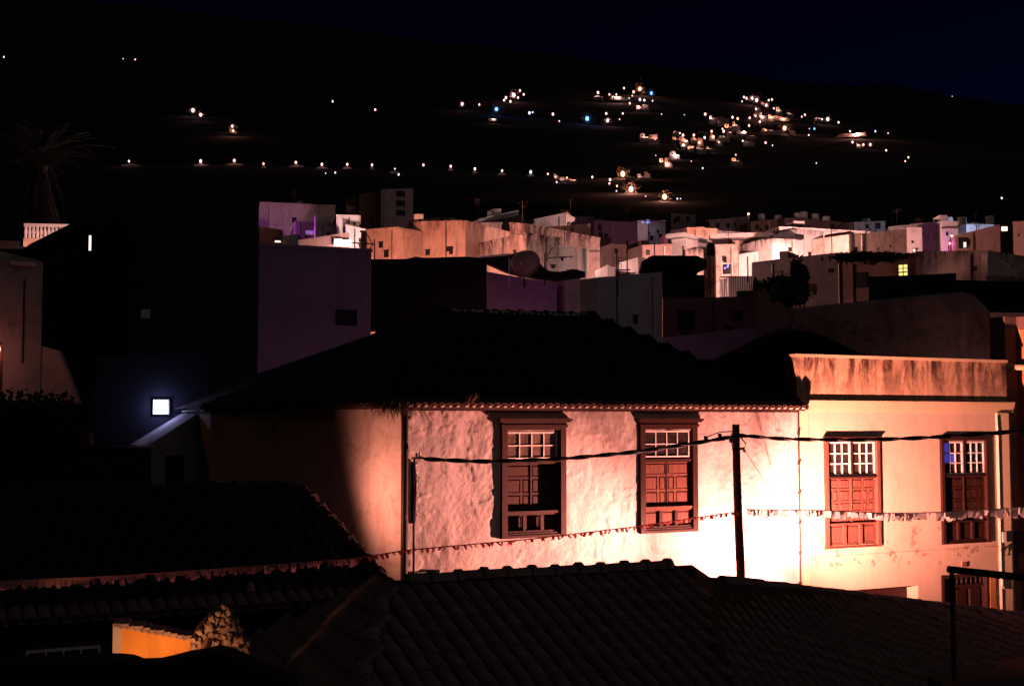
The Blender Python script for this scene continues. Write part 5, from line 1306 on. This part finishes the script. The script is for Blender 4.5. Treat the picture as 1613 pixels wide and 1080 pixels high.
cluster('in the right-hand village', 'lamps of the right-hand hill village', [(1172, 153, 'w', 1.4), (1176, 155, 'w', 1.6), (1169, 160, 'p', .9), (1185, 155, 'p', 2.0, 7), (1192, 158, 'p', 2.2, 7), (1211, 158, 'w', 1.4), (1216, 157, 'w', 1.4), (1207, 166, 'p', 1.9, 4), (1219, 171, 'w', 1.1), (1111, 180, 'w', 1.8), (1119, 186, 'w', 1.4), (1154, 185, 'o', 1.7), (1162, 187, 'o', 1.7), (1181, 186, 'w', 1.6), (1197, 192, 'w', 1.5), (1140, 207, 'w', 1.8), (1121, 207, 'o', 1.6), (1180, 198, 'w', 1.6), (1236, 202, 'o', 3.2, 7), (1263, 184, 'w', 1.1), (1268, 181, 'w', 1.4), (1304, 188, 'w', 2.4, 4), (1295, 188, 'c', 1.4), (1321, 193, 'w', 1.4), (1110, 217, 'c', 1.9), (1138, 203, 'w', 1.1), (1093, 213, 'o', 1.8), (1076, 213, 'w', 1.8), (1071, 210, 'w', 1.1), (1170, 222, 'w', 1.3), (1206, 225, 'w', 1.5), (1217, 229, 'c', 1.0), (1159, 244, 'w', 1.0)])
cluster('on the far right hillside', 'lamps of the far right hillside', [(1339, 207, 'w', 1.3), (1379, 207, 'c', 1.3), (1399, 210, 'p', .8), (1283, 203, 'b', 1.4), (1275, 203, 'c', .7), (1274, 213, 'w', 1.1), (1343, 224, 'w', 1.6), (1360, 228, 'w', 1.6), (1371, 228, 'p', 1.8, 3), (1396, 237, 'w', 1.3), (1431, 248, 'o', 1.3), (1426, 254, 'o', 1.1), (1286, 257, 'c', .9), (1500, 152, 'c', .6), (1578, 312, 'c', 1.5), (1345, 212, 'o', 1.0), (1359, 212, 'o', .9)])
HH = [(1008, 209, 1022, 219, 0), (1022, 207, 1036, 221, 2), (1059, 213, 1069, 222, 2), (1069, 212, 1082, 223, 2), (1089, 214, 1098, 222, 2), (1099, 215, 1107, 226, 2), (1083, 230, 1099, 236, 2), (1096, 229, 1110, 238, 0), (1055, 237, 1069, 247, 0), (1047, 248, 1057, 260, 2),
      (1038, 250, 1048, 256, 2), (1004, 272, 1014, 281, 1), (1015, 270, 1024, 277, 1), (1133, 212, 1148, 219, 1), (1128, 217, 1136, 226, 1), (1141, 195, 1153, 203, 2), (1153, 190, 1163, 201, 2), (1187, 165, 1197, 174, 2), (1187, 178, 1197, 184, 1), (1196, 175, 1208, 186, 0), (1209, 179, 1221, 186, 2),
      (1220, 181, 1233, 187, 2), (1222, 168, 1231, 177, 0), (1239, 176, 1248, 181, 0), (1117, 180, 1126, 189, 0), (1128, 184, 1147, 190, 1), (1176, 187, 1190, 190, 1), (1152, 248, 1166, 256, 2), (1210, 204, 1230, 208, 1), (882, 279, 894, 285, 1), (893, 280, 907, 286, 2), (872, 272, 880, 280, 1), (1012, 163, 1021, 170, 1), (1003, 166, 1013, 170, 0),
      (963, 152, 986, 156, 0), (936, 150, 948, 154, 0), (770, 186, 781, 189, 1), (1325, 209, 1358, 214, 2), (1348, 224, 1358, 229, 1), (1172, 220, 1186, 226, 1), (1284, 185, 1298, 189, 1), (1070, 226, 1086, 230, 1)]
HH += [(1160, 205, 1174, 209, 1), (1199, 160, 1206, 165, 2), (1130, 190, 1137, 195, 0), (1100, 206, 1113, 209, 1), (1118, 211, 1126, 217, 2), (1146, 205, 1153, 211, 2), (1190, 190, 1203, 194, 1), (1244, 204, 1252, 209, 1), (1176, 212, 1190, 216, 1), (1060, 205, 1068, 210, 1), (1231, 184, 1241, 188, 2), (985, 277, 1000, 281, 1), (1113, 232, 1124, 236, 1), (1200, 202, 1209, 206, 2)]
HH.sort()
for i, (a, b, c_, d, k) in enumerate(HH):
    q = on_hill((a + c_) / 2, d); Y = q.y - .5; s = Y / F; W_ = (c_ - a) * s; H_ = (d - b) * s
    o = thing('hill_house', 'tiny lit house on the hillside, %s from the left among the lit hill houses' % ordw(i), 'house', (q.x, Y, q.z), random.uniform(-.35, .35), 'tiny lit hillside houses')
    m = MB()
    rr = random.Random(i * 13 + 5); f = rr.uniform(.35, .7); sg = rr.choice((-1, 1)); hl, hr = rr.uniform(.6, 1), rr.uniform(.35, .75)
    xm = W_ * (f - .5) * sg
    if i % 3 == 0: m.prism([(-W_ / 2, -H_), (xm, -H_), (xm, H_ * hl * .8), ((xm - W_ / 2) / 2, H_ * hl), (-W_ / 2, H_ * hl * .75)], 0, W_ * .6)
    else: m.box(-W_ / 2, xm, 0, W_ * .6, -H_, H_ * hl)
    m.obj('wall', wall_mats[k], o)
    MB().box(xm + .01 * W_, W_ / 2, W_ * rr.uniform(.1, .3), W_ * .7, -H_, H_ * hr).obj('wing', wall_mats[rr.randrange(3)], o)
    MB().prism([(-W_ * rr.uniform(.5, .8), -H_), (W_ * rr.uniform(.5, .9), -H_), (W_ * rr.uniform(.4, .7), H_ * rr.uniform(.0, .18)), (0, H_ * rr.uniform(-.05, .12)), (-W_ * .55, H_ * rr.uniform(.0, .2))], -W_ * rr.uniform(.3, .5), -W_ * .2).obj('terrace_wall', wall_mats[1], o)
    MB().box(-W_ * .52, xm + .02 * W_, -.04 * W_, W_ * .62, H_ * hl * (.76 if 0 else 1.001), H_ * hl * 1.07).obj('roof', M_tile, o) if i % 3 else None
    x = (xm - W_ / 2) / 2; MB().box(x - .09 * W_, x + .05 * W_, -.02 * W_, -.002 * W_, H_ * hl * rr.uniform(.3, .45), H_ * hl * .68).obj('window', M_black, o)
    R = max(W_, H_) * random.uniform(.35, .6)
    side = -1 if (i * 7) % 3 else 1
    dim = .35 if k == 1 else 1.0
    MB().tube([(side * W_ * .4, -R * .8, -H_), (side * W_ * .4, -R * .8, H_ * .15)], .2 * s, 5).obj('yard_lamp', M_iron, o)
    point_light(o, (side * W_ * .25, -R * .8, H_ * .1), (1, .42, .30) if k == 2 else (1, .52, .44), 150 * R * R * dim * random.uniform(.6, 1.5), .3 * s)
